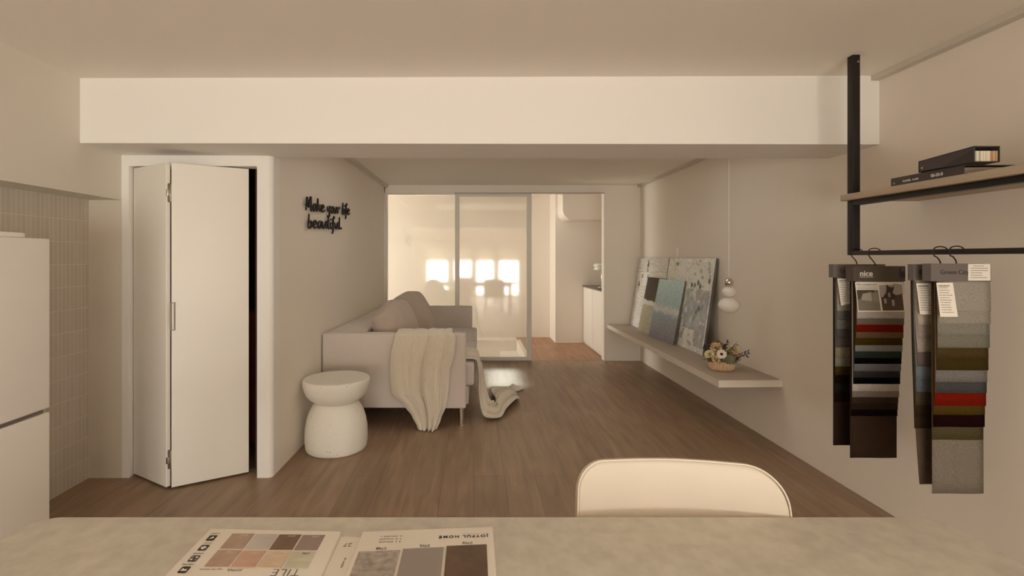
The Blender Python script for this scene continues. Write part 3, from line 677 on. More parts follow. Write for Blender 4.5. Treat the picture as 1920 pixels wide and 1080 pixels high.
b = new(); lathe(b, [(0,0),(.045,0),(.045,-.02),(0,-.02)], (1.95,3.79,CF)); obj('ceiling_cup', b, whitep, pdl)

# ------------------------------------------------------------------ flower basket
fbx, fby = 1.935, 3.875; fb = empty('flower_basket', (fbx, fby, .482)); tag(fb, 'small woven basket of dried flowers with one white anemone on the ledge', 'flower arrangement')
wick = mat('wicker', alb(146,112,78), .7, noise=(60, .08))
b = new(); lathe(b, [(0,.001),(.078,.001),(.086,.006),(.090,.02),(.094,.045),(.095,.070),(.091,.075),(.086,.072),(.084,.05),(0,.05)], (fbx,fby,.482), 144, rib=(30, .035)); obj('basket', b, wick, fb, smooth=True)
R = random.Random(21)
leafm = [mat('dried_dark_leaf', alb(52,42,34), .7), mat('dried_green_leaf', alb(88,80,56), .7), mat('dried_tan', alb(156,126,88), .8), mat('dried_cream', alb(172,142,104), .8), mat('dried_umber', alb(98,74,50), .8)]
def leafq(b, p, d, l, w_, mi=0):
    d = d.normalized(); s = d.cross(Vector((R.uniform(-1,1), R.uniform(-1,1), R.uniform(-1,1)))).normalized(); nn = s.cross(d)
    pts_ = [p, p+d*l*.35+s*w_, p+d*l*.75+s*w_*.7, p+d*l, p+d*l*.75-s*w_*.7, p+d*l*.35-s*w_]
    vs = [b.verts.new(q+nn*(.15*w_ if i in (1,2,4,5) else 0)) for i, q in enumerate(pts_)]; b.faces.new(vs).material_index = mi
b = new()                     # mound of small leaves
for i in range(520):
    a = R.uniform(0, 2*math.pi); e = R.uniform(.05, 1.35); d = Vector((math.cos(a)*math.cos(e), math.sin(a)*math.cos(e), math.sin(e)))
    base = Vector((fbx, fby, .545))+Vector((d.x*.085, d.y*.085, d.z*.05))
    leafq(b, base+d*R.uniform(-.02, .03), d+Vector((R.uniform(-.6,.6), R.uniform(-.6,.6), R.uniform(-.3,.6))), R.uniform(.018, .04), R.uniform(.004, .010), R.choice((0,1,1,2,4)))
tag(obj('filler_leaves', b, leafm, fb), kind='stuff')
def bloom(c, r, mi, n=150, name='dried_bloom', label=None):
    b = new()
    for i in range(n):
        d = Vector((R.gauss(0,1), R.gauss(0,1), R.gauss(0,1))).normalized(); leafq(b, Vector(c)+d*r*.45, d+Vector((R.gauss(0,.3), R.gauss(0,.3), R.gauss(0,.3))), r*.6, r*.20)
    return obj(name, b, leafm[mi], fb, label=label)
bloom((fbx-.055, fby-.03, .655), .048, 2, label='tan hydrangea head'); bloom((fbx-.015, fby+.04, .665), .045, 4, label='brown bloom')
bloom((fbx-.105, fby-.03, .605), .038, 3, label='cream bloom'); bloom((fbx-.075, fby-.07, .575), .034, 2, label='tan bloom')
bloom((fbx+.065, fby+.02, .640), .042, 3, label='cream bloom'); bloom((fbx+.10, fby-.02, .605), .040, 2, label='tan bloom'); bloom((fbx+.125, fby+.03, .635), .032, 3, label='cream bloom')
bloom((fbx-.10, fby+.02, .650), .034, 0, 90, label='dark bloom'); bloom((fbx+.02, fby+.03, .65), .04, 0, 90, label='dark bloom')
b = new()                     # protea-like green cone with ribs
for k in range(22):
    a = 2*math.pi*k/22
    P = [Vector((fbx+.015+.045*math.sin(t)*math.cos(a), fby-.075+.03*math.sin(t)*math.sin(a), .575+.035*math.cos(t))) for t in [math.pi*i/10 for i in range(11)]]
    tube(b, P, .0055, 5)
obj('ribbed_seed_head', b, leafm[1], fb, smooth=True)
b = new(); c = Vector((fbx-.040, fby-.085, .618)); nrm = Vector((-.35,-.85,.35)).normalized(); s = nrm.cross(Vector((0,0,1))).normalized(); t_ = s.cross(nrm)
for k in range(9):
    a = 2*math.pi*k/9; d = (math.cos(a)*s+math.sin(a)*t_); e = (-math.sin(a)*s+math.cos(a)*t_)
    rows = [[c+d*(.008+.028*i/5)+e*(j/4)*.0135*math.sin(math.pi*(.2+.68*i/5))+nrm*(.004*(i/5)**2*2-.002*(j/4)**2+.001*(k%2)) for j in range(-4, 5)] for i in range(6)]
    sheet(b, rows)
an = obj('anemone_flower', b, mat('petal_white', (.80,.72,.61), .7), fb, smooth=True, label='white anemone')
b = new(); bmesh.ops.create_icosphere(b, subdivisions=2, radius=.011, matrix=Matrix.Translation(c+nrm*.004)); obj('flower_centre', b, blackm, an, smooth=True)
for (p0, p1, n) in (((fbx+.05,fby-.05,.58),(fbx+.18,fby-.04,.625),5),((fbx+.05,fby-.06,.57),(fbx+.165,fby-.05,.60),4),((fbx+.02,fby,.62),(fbx+.03,fby-.03,.70),4),((fbx-.06,fby,.62),(fbx-.12,fby-.02,.665),4),((fbx-.08,fby-.05,.57),(fbx-.135,fby-.08,.575),3),((fbx+.05,fby,.60),(fbx+.10,fby-.02,.68),4)):
    b = new(); p0, p1 = Vector(p0), Vector(p1); tube(b, [p0, p0.lerp(p1,.5)+Vector((0,0,.006)), p1], .0012, 5)
    for k in range(n):
        q = p0.lerp(p1, (k+1.2)/(n+.2))
        for sgn in (1,-1): leafq(b, q, (p1-p0).normalized()+Vector((0,-.3,sgn*.9)), .026, .0065)
    obj('leaf_sprig', b, leafm[0], fb, label='dark leafy sprig')

ILL = (.68, .60, .49)
# ------------------------------------------------------------------ hanging shelf frame
hs = empty('hanging_shelf', (1.9, 1.6, CN)); tag(hs, 'black metal frame hung from the ceiling carrying a pale wooden board at right', 'shelf')
FX = 1.862; FW = .018; YP = 2.43; YN = .55
b = new()
box(b, FX-FW, FX+FW, YP-FW, YP+FW, 1.664, CN); obj('ceiling_post', b, blackm, hs, bevel=.001)
b = new(); box(b, FX-FW, FX+FW, YN-FW, YN+FW, 1.664, CN); obj('ceiling_post', b, blackm, hs, bevel=.001)
b = new()
box(b, FX-FW, FX+FW, YP-FW, YP+FW, 1.3655, 1.632); box(b, FX-FW, FX+FW, YN-FW, YN+FW, 1.3655, 1.632)
box(b, FX-FW, FX+FW, YN+FW, YP-FW, 1.3655, 1.3865); box(b, FX-FW, FX+FW, YN+FW, YP-FW, 1.608, 1.632)
obj('frame', b, blackm, hs, bevel=.001)
b = new(); lathe(b, [(0,0),(.004,0),(.004,.003),(0,.003)], (0,0,0), 12); bmesh.ops.rotate(b, verts=b.verts, matrix=Matrix.Rotation(math.pi/2, 3, 'X')); bmesh.ops.translate(b, verts=b.verts, vec=(FX+.006, YP-FW, CN-.035)); obj('screw', b, chrome, hs)
boardm = mat('board_oak', alb(158,136,108,.95), .55, noise=(4, .10, (3, .25, 12)))
b = new(); box(b, 1.815, XR, .5, 2.455, 1.633, 1.663); obj('board', b, boardm, hs, bevel=.0015)

# binder lying on the shelf, magazine box on top of it
blk = mat('binder_black', alb(58,48,44), .55, noise=(40, .06)); paper = mat('paper_cream', (.66,.58,.47), .8); whitet = mat('print_white', (.72,.66,.58), .7)
bn = empty('ring_binder', (1.95, 2.0, 1.664)); tag(bn, 'black ring binder lying on the hanging board under the magazine box', 'binder')
b = new(); box(b, 1.822, 1.826, 1.845, 2.165, 1.664, 1.698); box(b, 1.826, 2.09, 1.845, 2.165, 1.664, 1.667); box(b, 1.826, 2.09, 1.845, 2.165, 1.695, 1.698); obj('cover', b, blk, bn)
b = new()
for k in range(7):
    rows = [[(1.835+.21*i/12, y, 1.669+.0032*k+.004*math.sin(math.pi*i/12)*(1-k/9)) for i in range(13)] for y in (1.852, 2.15)]
    sheet(b, rows)
obj('pages', b, paper, bn, solid=.0016)
text('spine_print', 'S', whitet, bn, (1.8205, 2.150, 1.670), (0,-1,0), (0,0,1), .013)
text('spine_print', 'ENAMEL  A-GN', whitet, bn, (1.8205, 2.105, 1.6735), (0,-1,0), (0,0,1), .011, bold=.0003)
text('spine_print', '02-22-0', whitet, bn, (1.8205, 1.975, 1.6735), (0,-1,0), (0,0,1), .016, bold=.0005)
mb = empty('magazine_box', (1.85, 1.88, 1.699)); tag(mb, 'black magazine box full of brochures lying on top of the ring binder', 'box')
b = new(); x0, x1, y0, y1, z0, z1 = 1.812, 1.905, 1.795, 2.02, 1.699, 1.757; t = .003
hexa(b, [(x0,y0,z0),(x0+t,y0,z0),(x0+t,y1,z0),(x0,y1,z0),(x0,y0,z1),(x0+t,y0,z1),(x0+t,y1,z1-.012),(x0,y1,z1-.012)])
hexa(b, [(x1-t,y0,z0),(x1,y0,z0),(x1,y1,z0),(x1-t,y1,z0),(x1-t,y0,z1),(x1,y0,z1),(x1,y1,z1-.012),(x1-t,y1,z1-.012)])
hexa(b, [(x0,y0,z1-t),(x1,y0,z1-t),(x1,y1,z1-.012-t),(x0,y1,z1-.012-t),(x0,y0,z1),(x1,y0,z1),(x1,y1,z1-.012),(x0,y1,z1-.012)])
box(b, x0, x1, y0, y1, z0, z0+t); box(b, x0, x1, y1-t, y1, z0, z1-.013)
obj('case', b, blk, mb)
b = new(); hexa(b, [(x0-.0025,y0+.0,z0),(x0,y0,z0),(x0,y1-.1,z0),(x0-.0025,y1-.1,z0),(x0-.0025,y0,z1-.012),(x0,y0,z1-.012),(x0,y1-.099,z0+.002),(x0-.0025,y1-.099,z0+.002)]); obj('side_flap', b, mat('flap_black', alb(44,36,32), .6), mb)
b = new(); lathe(b, [(0,0),(.004,0),(.0045,.002),(.002,.002),(0,.002)], (0,0,0), 14); bmesh.ops.rotate(b, verts=b.verts, matrix=Matrix.Rotation(-math.pi/2, 3, 'Y')); bmesh.ops.translate(b, verts=b.verts, vec=(x0-.0005, y1-.018, z0+.016)); obj('rivet', b, chrome, mb)
R = random.Random(4); pm = [mat('brochure_%s' % n_, alb(*c), .7) for n_, c in (('cream',(196,180,150)),('grey',(150,138,112)),('tan',(160,112,72)),('sand',(176,150,108)),('dark',(48,36,26)),('pale',(180,166,136)))]
b = new(); x = x0+t+.001
while x < x1-t-.003:
    wd = R.choice((.002,.003,.005,.006)); fx = (x-x0)/(x1-x0); mi = R.choice((0,1,5)) if fx < .62 else R.choice((2,3,3,0,2))
    if R.random() < .08: mi = 4
    wd = min(wd, x1-t-.001-x); box(b, x, x+wd-.0004, y0+.004, y1-.01, z0+t, z1-t-.014, mi); x += wd
obj('brochures', b, pm, mb)

# ------------------------------------------------------------------ fabric swatch books on hooks
ILL = (1.02, .87, .69)
headm = mat('header_grey', alb(108,94,80), .6); headb = mat('header_brown', alb(82,66,50), .6); printd = mat('print_dark', alb(58,48,40), .7); tagm = mat('tag_paper', (.84,.785,.70), .75)
hookm = blackm
SW = {}
def swmat(c, tw=.16):
    k = 'fabric_%d_%d_%d' % c
    c = tuple(max(5, .93*v-q) for v, q in zip(c, (12, 13, 16)))
    return mat(k, alb(*c), .95, noise=(300, tw+.12, (1, 1, 1)), bump=(500, .5, .0015), spec=.05)
def swatchbook(name_label, cx, y, ztop, hw, hh, swx0, swx1, sw, hook_z, head, final, dk=.0021, bend=0.0, tagrect=None, hooky=None):
    """sw: list of (photo row where the piece ends, colour), front to back; final: the long backing piece"""
    e = empty('swatch_book', (cx, y, ztop)); tag(e, name_label, 'fabric swatches', 'fabric swatch books hanging from the frame')
    n = len(sw)
    b = new(); box(b, cx-hw, cx+hw, y-.004, y+.004+dk*n, ztop-hh, ztop); obj('header', b, head, e)
    # hook: from the header up, over the rail and round
    b = new(); rz = 1.376; hy = y+dk*n*.5
    tube(b, catmull([(cx,hy,ztop),(cx-.002,hy,ztop+.012),(cx-.014,hy,ztop+.028),(FX-.026,hy,rz-.016),(FX-.030,hy,rz),(FX-.024,hy,rz+.016),(FX,hy,rz+.021),(FX+.022,hy,rz+.014),(FX+.026,hy,rz-.002)], 5), .0024, 8)
    obj('hook', b, hookm, e, smooth=True)
    allp = list(sw)+[final]
    for k, (row, colr) in enumerate(allp):
        yk = y+.001+dk*k; zb = EYE-(row-VY)*(y+dk*k)/F
        m = swmat(colr); b = new(); rows = []
        L_ = ztop-hh-zb
        for j in range(15):
            v = j/14; z = ztop-hh+.002-v*(L_+.002)
            fl = -.013*((ztop-hh-z)/.5)*(1-(ztop-hh-z)/1.1)*(1-.9*k/(n+1))
            sh = bend*v*v*(1 if k == n else .3)
            rows.append([(swx0+(swx1-swx0)*i/6+sh+.0012*math.sin(k*2.7), yk+fl+.0018*math.sin(i*1.1)*v, z) for i in range(7)])
        sheet(b, rows); obj('fabric_swatch', b, m, e, smooth=True, solid=.0012)
    return e
def papertag(e, y, pts_, lines=9, seed=1):     # white paper slip with rows of small print; pts_: corner photo rows/cols at depth y
    b = new(); q = [pt(px, py, y) for px, py in pts_]
    vs = [b.verts.new(p) for p in q]; b.faces.new(vs)
    R = random.Random(seed); slip = obj('label_slip', b, tagm, e, solid=.0006)
    b = new(); tl, tr, br_, bl_ = q
    for k in range(lines):
        v = .07+.86*k/lines; a = tl.lerp(bl_, v); c = tr.lerp(br_, v); d = tl.lerp(bl_, v+(.020 if k else .045)); f_ = tr.lerp(br_, v+(.020 if k else .045))
        u = .1
        while u < (R.uniform(.6, .92) if k else .75):
            w_ = R.uniform(.03, .10); o_ = Vector((0,-.0009,0)); w_ = min(w_, .92-u)
            vs = [b.verts.new(p+o_) for p in (a.lerp(c,u), a.lerp(c,u+w_), d.lerp(f_,u+w_), d.lerp(f_,u))]; b.faces.new(vs); u += w_+.025
    obj('small_print', b, mat('print_brown', alb(112,98,82), .7), slip)
    return slip
def zof(row, y): return EYE-(row-VY)*y/F
# back left book
y = 2.396; cx = (1610-VX)*y/F
e = swatchbook('dull grey and brown swatch book half hidden behind the one reading nice', cx, y, zof(495.5,y), .125, .064, (1569-VX)*y/F, (1652-VX)*y/F,
  [(583,(176,160,140)),(600,(122,114,104)),(617,(134,126,114)),(634,(104,96,88)),(651,(110,98,90)),(671,(158,140,114)),(687,(150,138,120)),(703,(84,66,40)),(718.5,(46,30,22)),(736.6,(50,46,38)),(753,(44,30,22))], 0, headm, (835,(62,46,38)))
text('header_print', 'Green City', printd, e, ((1573-VX)*y/F, y-.0048, zof(511,y)), (1,0,0), (0,0,1), .027)
papertag(e, y-.020, [(1570,522),(1598,522),(1600,568),(1577,573)], 10, 2)
# front left book: nice
y = 2.282; cx = (1647.5-VX)*y/F
e = swatchbook('swatch book headed nice with a photo card of pillows and a pet', cx, y, zof(499,y), .119, .0695, (1606-VX)*y/F, (1695-VX)*y/F,
  [(597,(200,182,162)),(608.6,(134,114,98)),(622.5,(128,34,14)),(633.8,(122,98,72)),(647,(84,62,24)),(658.6,(146,138,126)),(671,(60,66,58)),(682,(22,12,10)),(695.6,(128,122,116)),(707.7,(70,64,62)),(719.7,(20,12,12)),(733,(208,188,164)),(744.5,(150,130,112)),(755.8,(76,60,52)),(767.9,(66,48,38)),(780,(34,16,10))], 0, headb, (858.5,(72,55,44)), dk=.0024)
text('header_print', 'nice', mat('print_bright', (.82,.78,.72), .6), e, ((1610.5-VX)*y/F, y-.0048, zof(517.2,y)), (1,0,0), (0,0,1), .034, bold=.0006, sx=1.08)
b = new(); box(b, (1610.5-VX)*y/F, (1636-VX)*y/F, y-.0052, y-.004, zof(519.8,y), zof(518.9,y)); obj('header_underline', b, MATS['print_bright'], e)
b = new(); box(b, (1685-VX)*y/F, (1695.6-VX)*y/F, y-.0054, y-.004, zof(520.5,y), zof(501.5,y)); obj('header_badge', b, mat('badge_dark', alb(46,34,26), .6), e)
b = new(); R = random.Random(9)
for i in range(2): box(b, (1687-VX)*y/F+.0015, (1694-VX)*y/F, y-.006, y-.0053, zof(508-i*4.0,y), zof(505.4-i*3.4,y))
obj('badge_mark', b, headm, e)
yc = y-.016
def rf(u0, v0, u1, v1, yy): return ((u0-VX)*yy/F, (u1-VX)*yy/F, zof(v1,yy), zof(v0,yy))
b = new(); q = [pt(1603,529,y-.005), pt(1693.5,529,y-.005), pt(1697,584.5,yc), pt(1609,584.5,yc)]; vs = [b.verts.new(p) for p in q]; b.faces.new(vs)
card = obj('photo_card', b, tagm, e, solid=.0008)
def cp(px, py): # point on the card
    t = (py-529)/(584.5-529); yy = (y-.005)+(yc-(y-.005))*t; return pt(px, py, yy-.0010)
def cpoly(name, P, m, lift=0): 
    b = new(); b.faces.new([b.verts.new(cp(*p)+Vector((0,-lift,0))) for p in P]); return obj(name, b, m, card)
tn = lambda c: mat('photo_%d_%d_%d' % c, alb(*c), .6)
cpoly('sofa_photo', [(1606,543.5),(1646,543.5),(1652,582.5),(1610,582.5)], tn((124,108,84)))
cpoly('sofa_photo', [(1606.3,543.8),(1639,543.8),(1640,548),(1617,550),(1614,560),(1608.5,562)], tn((78,60,44)), .0003)
cpoly('pillow_photo', [(1617.5,551),(1633,547.5),(1635.5,565),(1615,562.5)], tn((168,148,120)), .0006)
cpoly('pillow_photo', [(1636,549),(1645.5,549),(1648.5,567),(1637,563.5)], tn((140,122,98)), .0005)
cpoly('sky_photo', [(1648,535),(1691.5,533),(1693,552),(1650,557)], tn((172,152,130)), .0002)
cpoly('couch_photo', [(1651.5,557),(1681,553),(1691.5,551),(1695,582),(1655,582.5)], tn((80,58,42)), .0004)
cpoly('pet_photo', [(1661.5,532.5),(1665,537),(1671,539),(1676,537),(1675.5,543),(1673,549),(1679,553),(1678,560),(1672,562),(1664,559),(1659,561),(1656.5,555),(1661,549),(1662,541)], tn((58,42,30)), .0008)
cpoly('pet_photo', [(1664,550),(1668,548),(1670,556),(1666,558)], tn((150,130,108)), .0011)
cpoly('pet_photo', [(1657,560),(1661.5,560),(1662,569),(1658,569)], tn((170,150,126)), .0010)
cpoly('pet_photo', [(1671.5,562),(1676,562),(1677.5,573),(1673,574)], tn((170,150,126)), .0010)
text('card_print', 'Mitor popularcomes', mat('print_brown', alb(112,98,82), .7), card, cp(1606,534.8), (1,0,0), (0,0,1), .0115)
text('card_print', 'NICE A.', mat('print_brown', alb(112,98,82), .7), card, cp(1674,534.3), (1,0,0), (0,0,1), .008)
b = new()
for r_ in (537.6, 540.3):
    vs = [b.verts.new(cp(*p)+Vector((0,-.0004,0))) for p in ((1607,r_),(1645,r_),(1645,r_+.7),(1607,r_+.7))]; b.faces.new(vs)
obj('card_print', b, mat('print_brown', alb(112,98,82), .7), card)
# back right book
y = 1.967; cx = (1767.5-VX)*y/F
e = swatchbook('pale and blue-grey swatch book, half hidden behind the right-hand Green City book', cx, y, zof(495.5,y), .119, .064, (1716-VX)*y/F, (1800-VX)*y/F,
  [(608.6,(196,178,150)),(634,(172,152,134)),(660,(178,158,140)),(687,(122,104,94)),(710,(128,130,128)),(735,(112,114,116)),(759.5,(92,80,60)),(782,(72,56,40)),(803,(74,58,42))], 0, headm, (908,(112,92,76)), bend=.035)
text('header_print', 'Green City', printd, e, ((1721-VX)*y/F, y-.0048, zof(514,y)), (1,0,0), (0,0,1), .026)
papertag(e, y-.020, [(1718,531),(1748,531),(1750,590),(1725,589)], 11, 5)
# front right book
y = 1.895; cx = (1800-VX)*y/F
e = swatchbook('grey tweed swatch book headed Green City with an orange piece, frontmost at right', cx, y, zof(494.5,y), .1145, .067, (1759-VX)*y/F, (1857-VX)*y/F,
  [(584.5,(176,160,140)),(607,(170,154,134)),(629,(148,136,118)),(652,(138,126,106)),(671,(88,70,46)),(694,(76,62,34)),(716,(134,122,112)),(736.6,(86,82,78)),(760.7,(128,34,10)),(777.5,(92,70,32)),(800.4,(42,14,10)),(824.5,(96,82,58))], 0, headm, (925.5,(140,124,106)), dk=.0024, bend=.003)
text('header_print', 'Green City', printd, e, ((1761-VX)*y/F, y-.0048, zof(514,y)), (1,0,0), (0,0,1), .0240)
b = new(); box(b, (1813-VX)*y/F, (1854.5-VX)*y/F, y-.0052, y-.004, zof(526,y), zof(495,y)); hl = obj('header_label', b, tagm, e)
b = new(); R = random.Random(2)
for k in range(6):
    r_ = 498+k*4.4; u0 = 1822 if k == 0 else 1817; u1 = 1842 if k == 0 else R.uniform(1838, 1850)
    box(b, (u0-VX)*y/F, (u1-VX)*y/F, y-.0058, y-.0053, zof(r_+.9,y), zof(r_,y))
obj('small_print', b, mat('print_brown', alb(112,98,82), .7), hl)
papertag(e, y-.026, [(1755.5,530),(1786.5,530),(1796,594),(1763,594)], 12, 7)

ILL = (.66, .53, .41); GAM = 1.0; GK = 1.0
# ------------------------------------------------------------------ table
tablem = mat('table_laminate', (.64, .61, .535), .55, noise=(26, .10), bump=(60, .08, .001), spec=.35)
nt = tablem.node_tree
tb = empty('table', (.035, .72, 0)); tag(tb, 'rectangular table with rounded corners and a mottled stone-look top across the foreground', 'table')
tx0, tx1, ty0, ty1, rr = -1.007, 1.077, .25, 1.151, .055
def rrect(x0, x1, y0, y1, r, n=10):
    o = []
    for cx_, cy_, a0 in ((x1-r,y1-r,0),(x0+r,y1-r,90),(x0+r,y0+r,180),(x1-r,y0+r,270)):
        for i in range(n+1): a = math.radians(a0+90*i/n); o.append((cx_+r*math.cos(a), cy_+r*math.sin(a)))
    return o
b = new(); P = rrect(tx0, tx1, ty0, ty1, rr); lo = [b.verts.new((x,y,.724)) for x, y in P]; hi = [b.verts.new((x,y,.75)) for x, y in P]
for i in range(len(P)): b.faces.new((lo[i], lo[(i+1)%len(P)], hi[(i+1)%len(P)], hi[i]))
b.faces.new(lo); b.faces.new(hi); obj('tabletop', b, tablem, tb, bevel=.002)
b = new(); box(b, tx0+.15, tx1-.15, ty0+.12, ty1-.12, .66, .7235); obj('apron', b, whitep, tb)
for x in (tx0+.17, tx1-.17):
    for yy in (ty0+.14, ty1-.14):
        b = new(); box(b, x-.02, x+.02, yy-.02, yy+.02, 0, .659); obj('leg', b, whitep, tb, bevel=.003)

# ------------------------------------------------------------------ chairs
seatm = mat('chair_leather', (.65, .575, .48), .45, noise=(8, .02), bump=(260, .06, .0008), spec=.35)
pipem = mat('chair_piping', (.74, .67, .57), .5)
def make_chair(label, loc, rz):
    c = empty('dining_chair', (0,0,0)); tag(c, label, 'chair', 'white dining chairs at the table')
    # flat-topped back with rounded corners, curved in plan; the chair faces -Y
    b = new(); rows = []; NU_, NV_ = 48, 20; HW = .240
    for j in range(NV_+1):
        v = j/NV_; rw = []
        for i in range(NU_+1):
            u = -math.cos(math.pi*i/NU_); x0 = HW*u; rcn = .060 if u < 0 else .085
            k = max(0, abs(x0)-(HW-rcn)); drop = rcn-math.sqrt(max(0, rcn*rcn-k*k))
            top = .858-drop*(1.0)-.006*u*(u > 0); z = .41+v*(top-.41)
            rw.append(Vector((x0*(1+.10*(.858-z)/.45), -.02+.16*(z-.41)-.50*x0*x0, z)))
        rows.append(rw)
    sheet(b, rows); obj('backrest', b, seatm, c, smooth=True, local=True, solid=.026, bevel=0, subsurf=1)
    b = new(); rim = [rows[j][0] for j in range(NV_+1)]+[rows[NV_][i] for i in range(1, NU_)]+[rows[j][NU_] for j in range(NV_, -1, -1)]
    tube(b, [p+Vector((0,-.014,0)) for p in rim], .0022, 8); obj('piping', b, pipem, c, smooth=True, local=True)
    b = new(); box(b, -.23, .23, -.42, .0, .40, .455); obj('seat', b, seatm, c, local=True, bevel=.025)
    for sx_ in (-1, 1):
        for yy in (-.36, -.03):
            b = new(); tube(b, [(sx_*.18, yy, .40), (sx_*.22, yy+(-.03 if yy < -.2 else .06), 0)], [.014, .009], 12); obj('leg', b, whitep, c, local=True, smooth=True)
    c.location = loc; c.rotation_euler = (0, 0, rz); return c
ch = make_chair('cream upholstered chair tucked in at the far side of the table', (.494, 1.175, 0), math.radians(-3))
c2 = copy_tree(ch); c2.location = (-.25, .02, 0); c2.rotation_euler = (0, 0, math.pi+.1); c2['label'] = 'cream chair on the near side of the table, visible only reflected in glass'

# ------------------------------------------------------------------ sample folder on the table
fd = empty('sample_folder', (-.26, .85, .751)); tag(fd, 'open white folder of tile samples lying upside down on the foreground table', 'sample folder')
fm = mat('folder_white', (.86,.81,.735), .6, spec=.3); Z0 = .7505
def page(name, pts4, z0, z1, m=fm, parent=fd):
    b = new(); hexa(b, [(x, y, z0) for x, y in pts4]+[(x, y, z1) for x, y in pts4]); return obj(name, b, m, parent, bevel=.0012)
lp = page('cover_panel', [(-.570,.62),(-.281,.62),(-.285,1.064),(-.570,1.075)], Z0, Z0+.014)
sp_ = page('spine', [(-.2805,.62),(-.236,.62),(-.240,1.058),(-.2845,1.060)], Z0, Z0+.005)
rp = page('sample_board', [(-.2350,.62),(.0445,.62),(.041,1.079),(-.2370,1.060)], Z0, Z0+.016)
zl = Z0+.0143; zr = Z0+.0163
cols = [[(140,108,84),(158,138,118),(96,66,42),(124,98,82)],[(148,112,86),(164,120,92),(176,142,108),(168,150,118)]]
for r_, (ya, yb) in enumerate(((1.000,1.053),(.941,.9935))):
    for k in range(4):
        x = -.5115+.0505*k; b = new(); box(b, x, x+.0465, ya-.0006*k*3, yb-.0006*k*3, zl, zl+.0012)
        c = cols[r_][k]; obj('tile_chip', b, mat('chip_%d_%d_%d' % c, alb(*c), .35, noise=(22 if k % 2 else 40, .12, (1, 4 if (r_ and k > 1) else 1, 1))), lp)
        text('chip_number', '27%02d' % (12-k-4*r_), whitet if (r_, k) != (1, 3) else printd, lp, (x+.036, yb-.0018*k-.004, zl+.0016), (-1,0,0), (0,-1,0), .0075, align='LEFT', ext=.0001)
for k, (xx, yy) in enumerate(((-.548,1.038),(-.546,1.003),(-.545,.967),(-.544,.932))):
    b = new(); P = [(xx+p[0], yy+p[1]) for p in rrect(-.0085, .0085, -.010, .010, .003, 4)]; b.faces.new([b.verts.new((x, y_, zl+.0003)) for x, y_ in P])
    ic = obj('icon', b, printd, lp)
    b = new()
    if k == 0: sh = [[(-.005,-.005),(.005,-.001),(.001,.006)]]
    elif k == 1: sh = [[(-.002,-.006),(.002,-.006),(.006,.001),(.0,.006),(-.006,.001)]]
    elif k == 2: sh = [[(-.006,-.006),(-.001,-.006),(-.001,-.001),(-.006,-.001)],[(.001,.001),(.006,.001),(.006,.006),(.001,.006)],[(.002,-.006),(.006,-.006),(.006,-.002)],[(-.006,.002),(-.002,.006),(-.006,.006)]]
    else: sh = [[(-.006,-.004),(.006,-.004),(.004,.003),(.001,.0),(-.004,.005)]]
    for s_ in sh: b.faces.new([b.verts.new((xx+p[0], yy+p[1], zl+.0006)) for p in s_])
    obj('icon_mark', b, fm, lp)
    text('icon_caption', 'CARPET VINYLS STONES CERAMIC'.split()[k], printd, lp, (xx+.009, yy+.0185, zl+.0003), (-1,0,0), (0,-1,0), .0055, ext=.00005)
text('cover_print', 'TILE', printd, lp, (-.322, .934, zl+.0003), (-1,0,0), (0,-1,0), .030, ext=.00005, bold=-.0006)
text('cover_print', 'JOYFUL', printd, lp, (-.435, .934, zl+.0003), (-1,0,0), (0,-1,0), .0085, ext=.00005)
text('cover_print', 'magic tile collection', mat('print_brown', alb(112,98,82), .7), lp, (-.472, .935, zl+.0003), (-1,0,0), (0,-1,0), .0055, ext=.00005)
for k, c in enumerate(((138,118,98),(124,104,88),(76,50,26))):
    x = -.2275+.0865*k; yy = .984+.0098*k
    b = new(); hexa(b, [(x,.64,zr),(x+.081,.64,zr),(x+.081,yy+.006,zr),(x,yy,zr),(x,.64,zr+.0015),(x+.081,.64,zr+.0015),(x+.081,yy+.006,zr+.0015),(x,yy,zr+.0015)])
    obj('tile_chip', b, mat('sample_%d_%d_%d' % c, alb(*c), .4, noise=((70, .30) if k == 0 else (5, .03) if k == 1 else (28, .22))), rp)
    text('chip_number', ('2708', '2705', '2706')[k], printd, rp, (x+.053, yy+.0165, zr+.0003), (-1,0,0), (0,-1,0), .011, ext=.00005)
text('board_print', 'JOYFUL HOME', printd, rp, (.030, 1.047, zr+.0003), (-1,-.05,0), (.05,-1,0), .0125, bold=.0004, ext=.00005, space=1.35)
text('board_print', 'www.tilesamples', mat('print_brown', alb(112,98,82), .7), rp, (.029, 1.053, zr+.0003), (-1,-.05,0), (.05,-1,0), .0045, ext=.00005, space=1.7)
for k, s_ in enumerate(('A 200x600 x', 'K R 300x600', 'B A 600x600')): text('board_print', s_, MATS['print_brown'], rp, (-.150, 1.044-.010*k, zr+.0003), (-1,-.05,0), (.05,-1,0), .0072, ext=.00005, space=1.2)
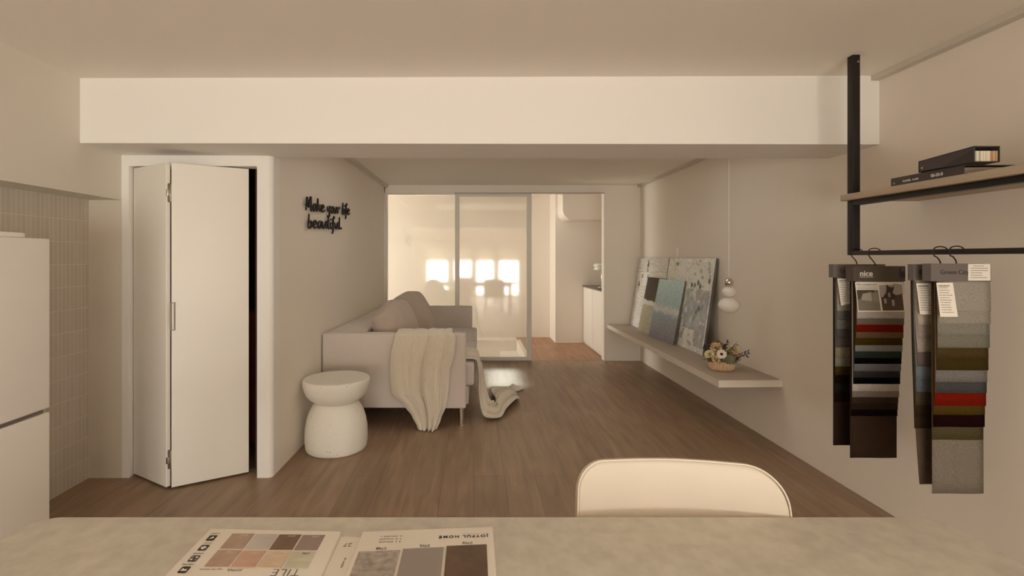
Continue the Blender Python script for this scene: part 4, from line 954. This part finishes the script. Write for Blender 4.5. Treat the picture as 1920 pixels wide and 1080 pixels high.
text('spine_print', '27', MATS['print_brown'], sp_, (-.252, 1.035, Z0+.0053), (-1,0,0), (0,-1,0), .018, ext=.00005)
text('spine_print', 'tile samples', MATS['print_brown'], sp_, (-.256, .985, Z0+.0053), (0,-1,0), (1,0,0), .007, ext=.00005)

# ------------------------------------------------------------------ hall cabinet and its lamp
cb = empty('hall_cabinet', (2.1, 7.2, 0)); tag(cb, 'low white cabinet with a dark stone top seen through the open doorway', 'cabinet')
b = new(); box(b, 1.765, 2.4, 6.72, 7.905, .002, .905); obj('body', b, whitep, cb, bevel=.002)
b = new(); box(b, 1.735, 2.42, 6.70, 7.905, .906, .925); obj('countertop', b, mat('dark_stone', (.06,.045,.035), .25, noise=(14, .3)), cb, bevel=.002)
for (a, c) in ((6.74,7.30),(7.31,7.89)):
    b = new(); box(b, 1.748, 1.764, a, c, .04, .895); obj('door', b, whitep, cb, bevel=.002)
tlx, tly = 1.865, 7.20; tl_ = empty('table_lamp', (tlx, tly, .926)); tag(tl_, 'small table lamp with a stacked white shade and chrome stem on the hall cabinet', 'lamp')
b = new(); lathe(b, [(0,0),(.065,0),(.062,.008),(.02,.014),(0,.014)], (tlx,tly,.926)); obj('base', b, chrome, tl_, smooth=True)
b = new(); tube(b, [(tlx,tly,.938),(tlx,tly,1.21)], .014, 16); obj('stem', b, chrome, tl_, smooth=True)
b = new(); lathe(b, [(0,0),(.10,.002),(.118,.018),(.118,.032),(.100,.046),(.122,.062),(.124,.084),(.105,.104),(0,.112)], (tlx,tly,1.17)); obj('shade', b, opal, tl_, smooth=True)
b = new(); tube(b, [(tlx+.02,tly-.05,1.17),(tlx+.02,tly-.05,1.10)], .0015, 6); obj('pull_chain', b, chrome, tl_)

# turn the lettering into plain meshes
bpy.context.view_layer.update(); dg = bpy.context.evaluated_depsgraph_get()
for o in TEXTS:
    nm, pa, ml = o.name, o.parent, o.matrix_local.copy()
    me = bpy.data.meshes.new_from_object(o.evaluated_get(dg)); bpy.data.objects.remove(o)
    n_ = bpy.data.objects.new(nm, me); COL.objects.link(n_); n_.parent = pa; n_.matrix_local = ml
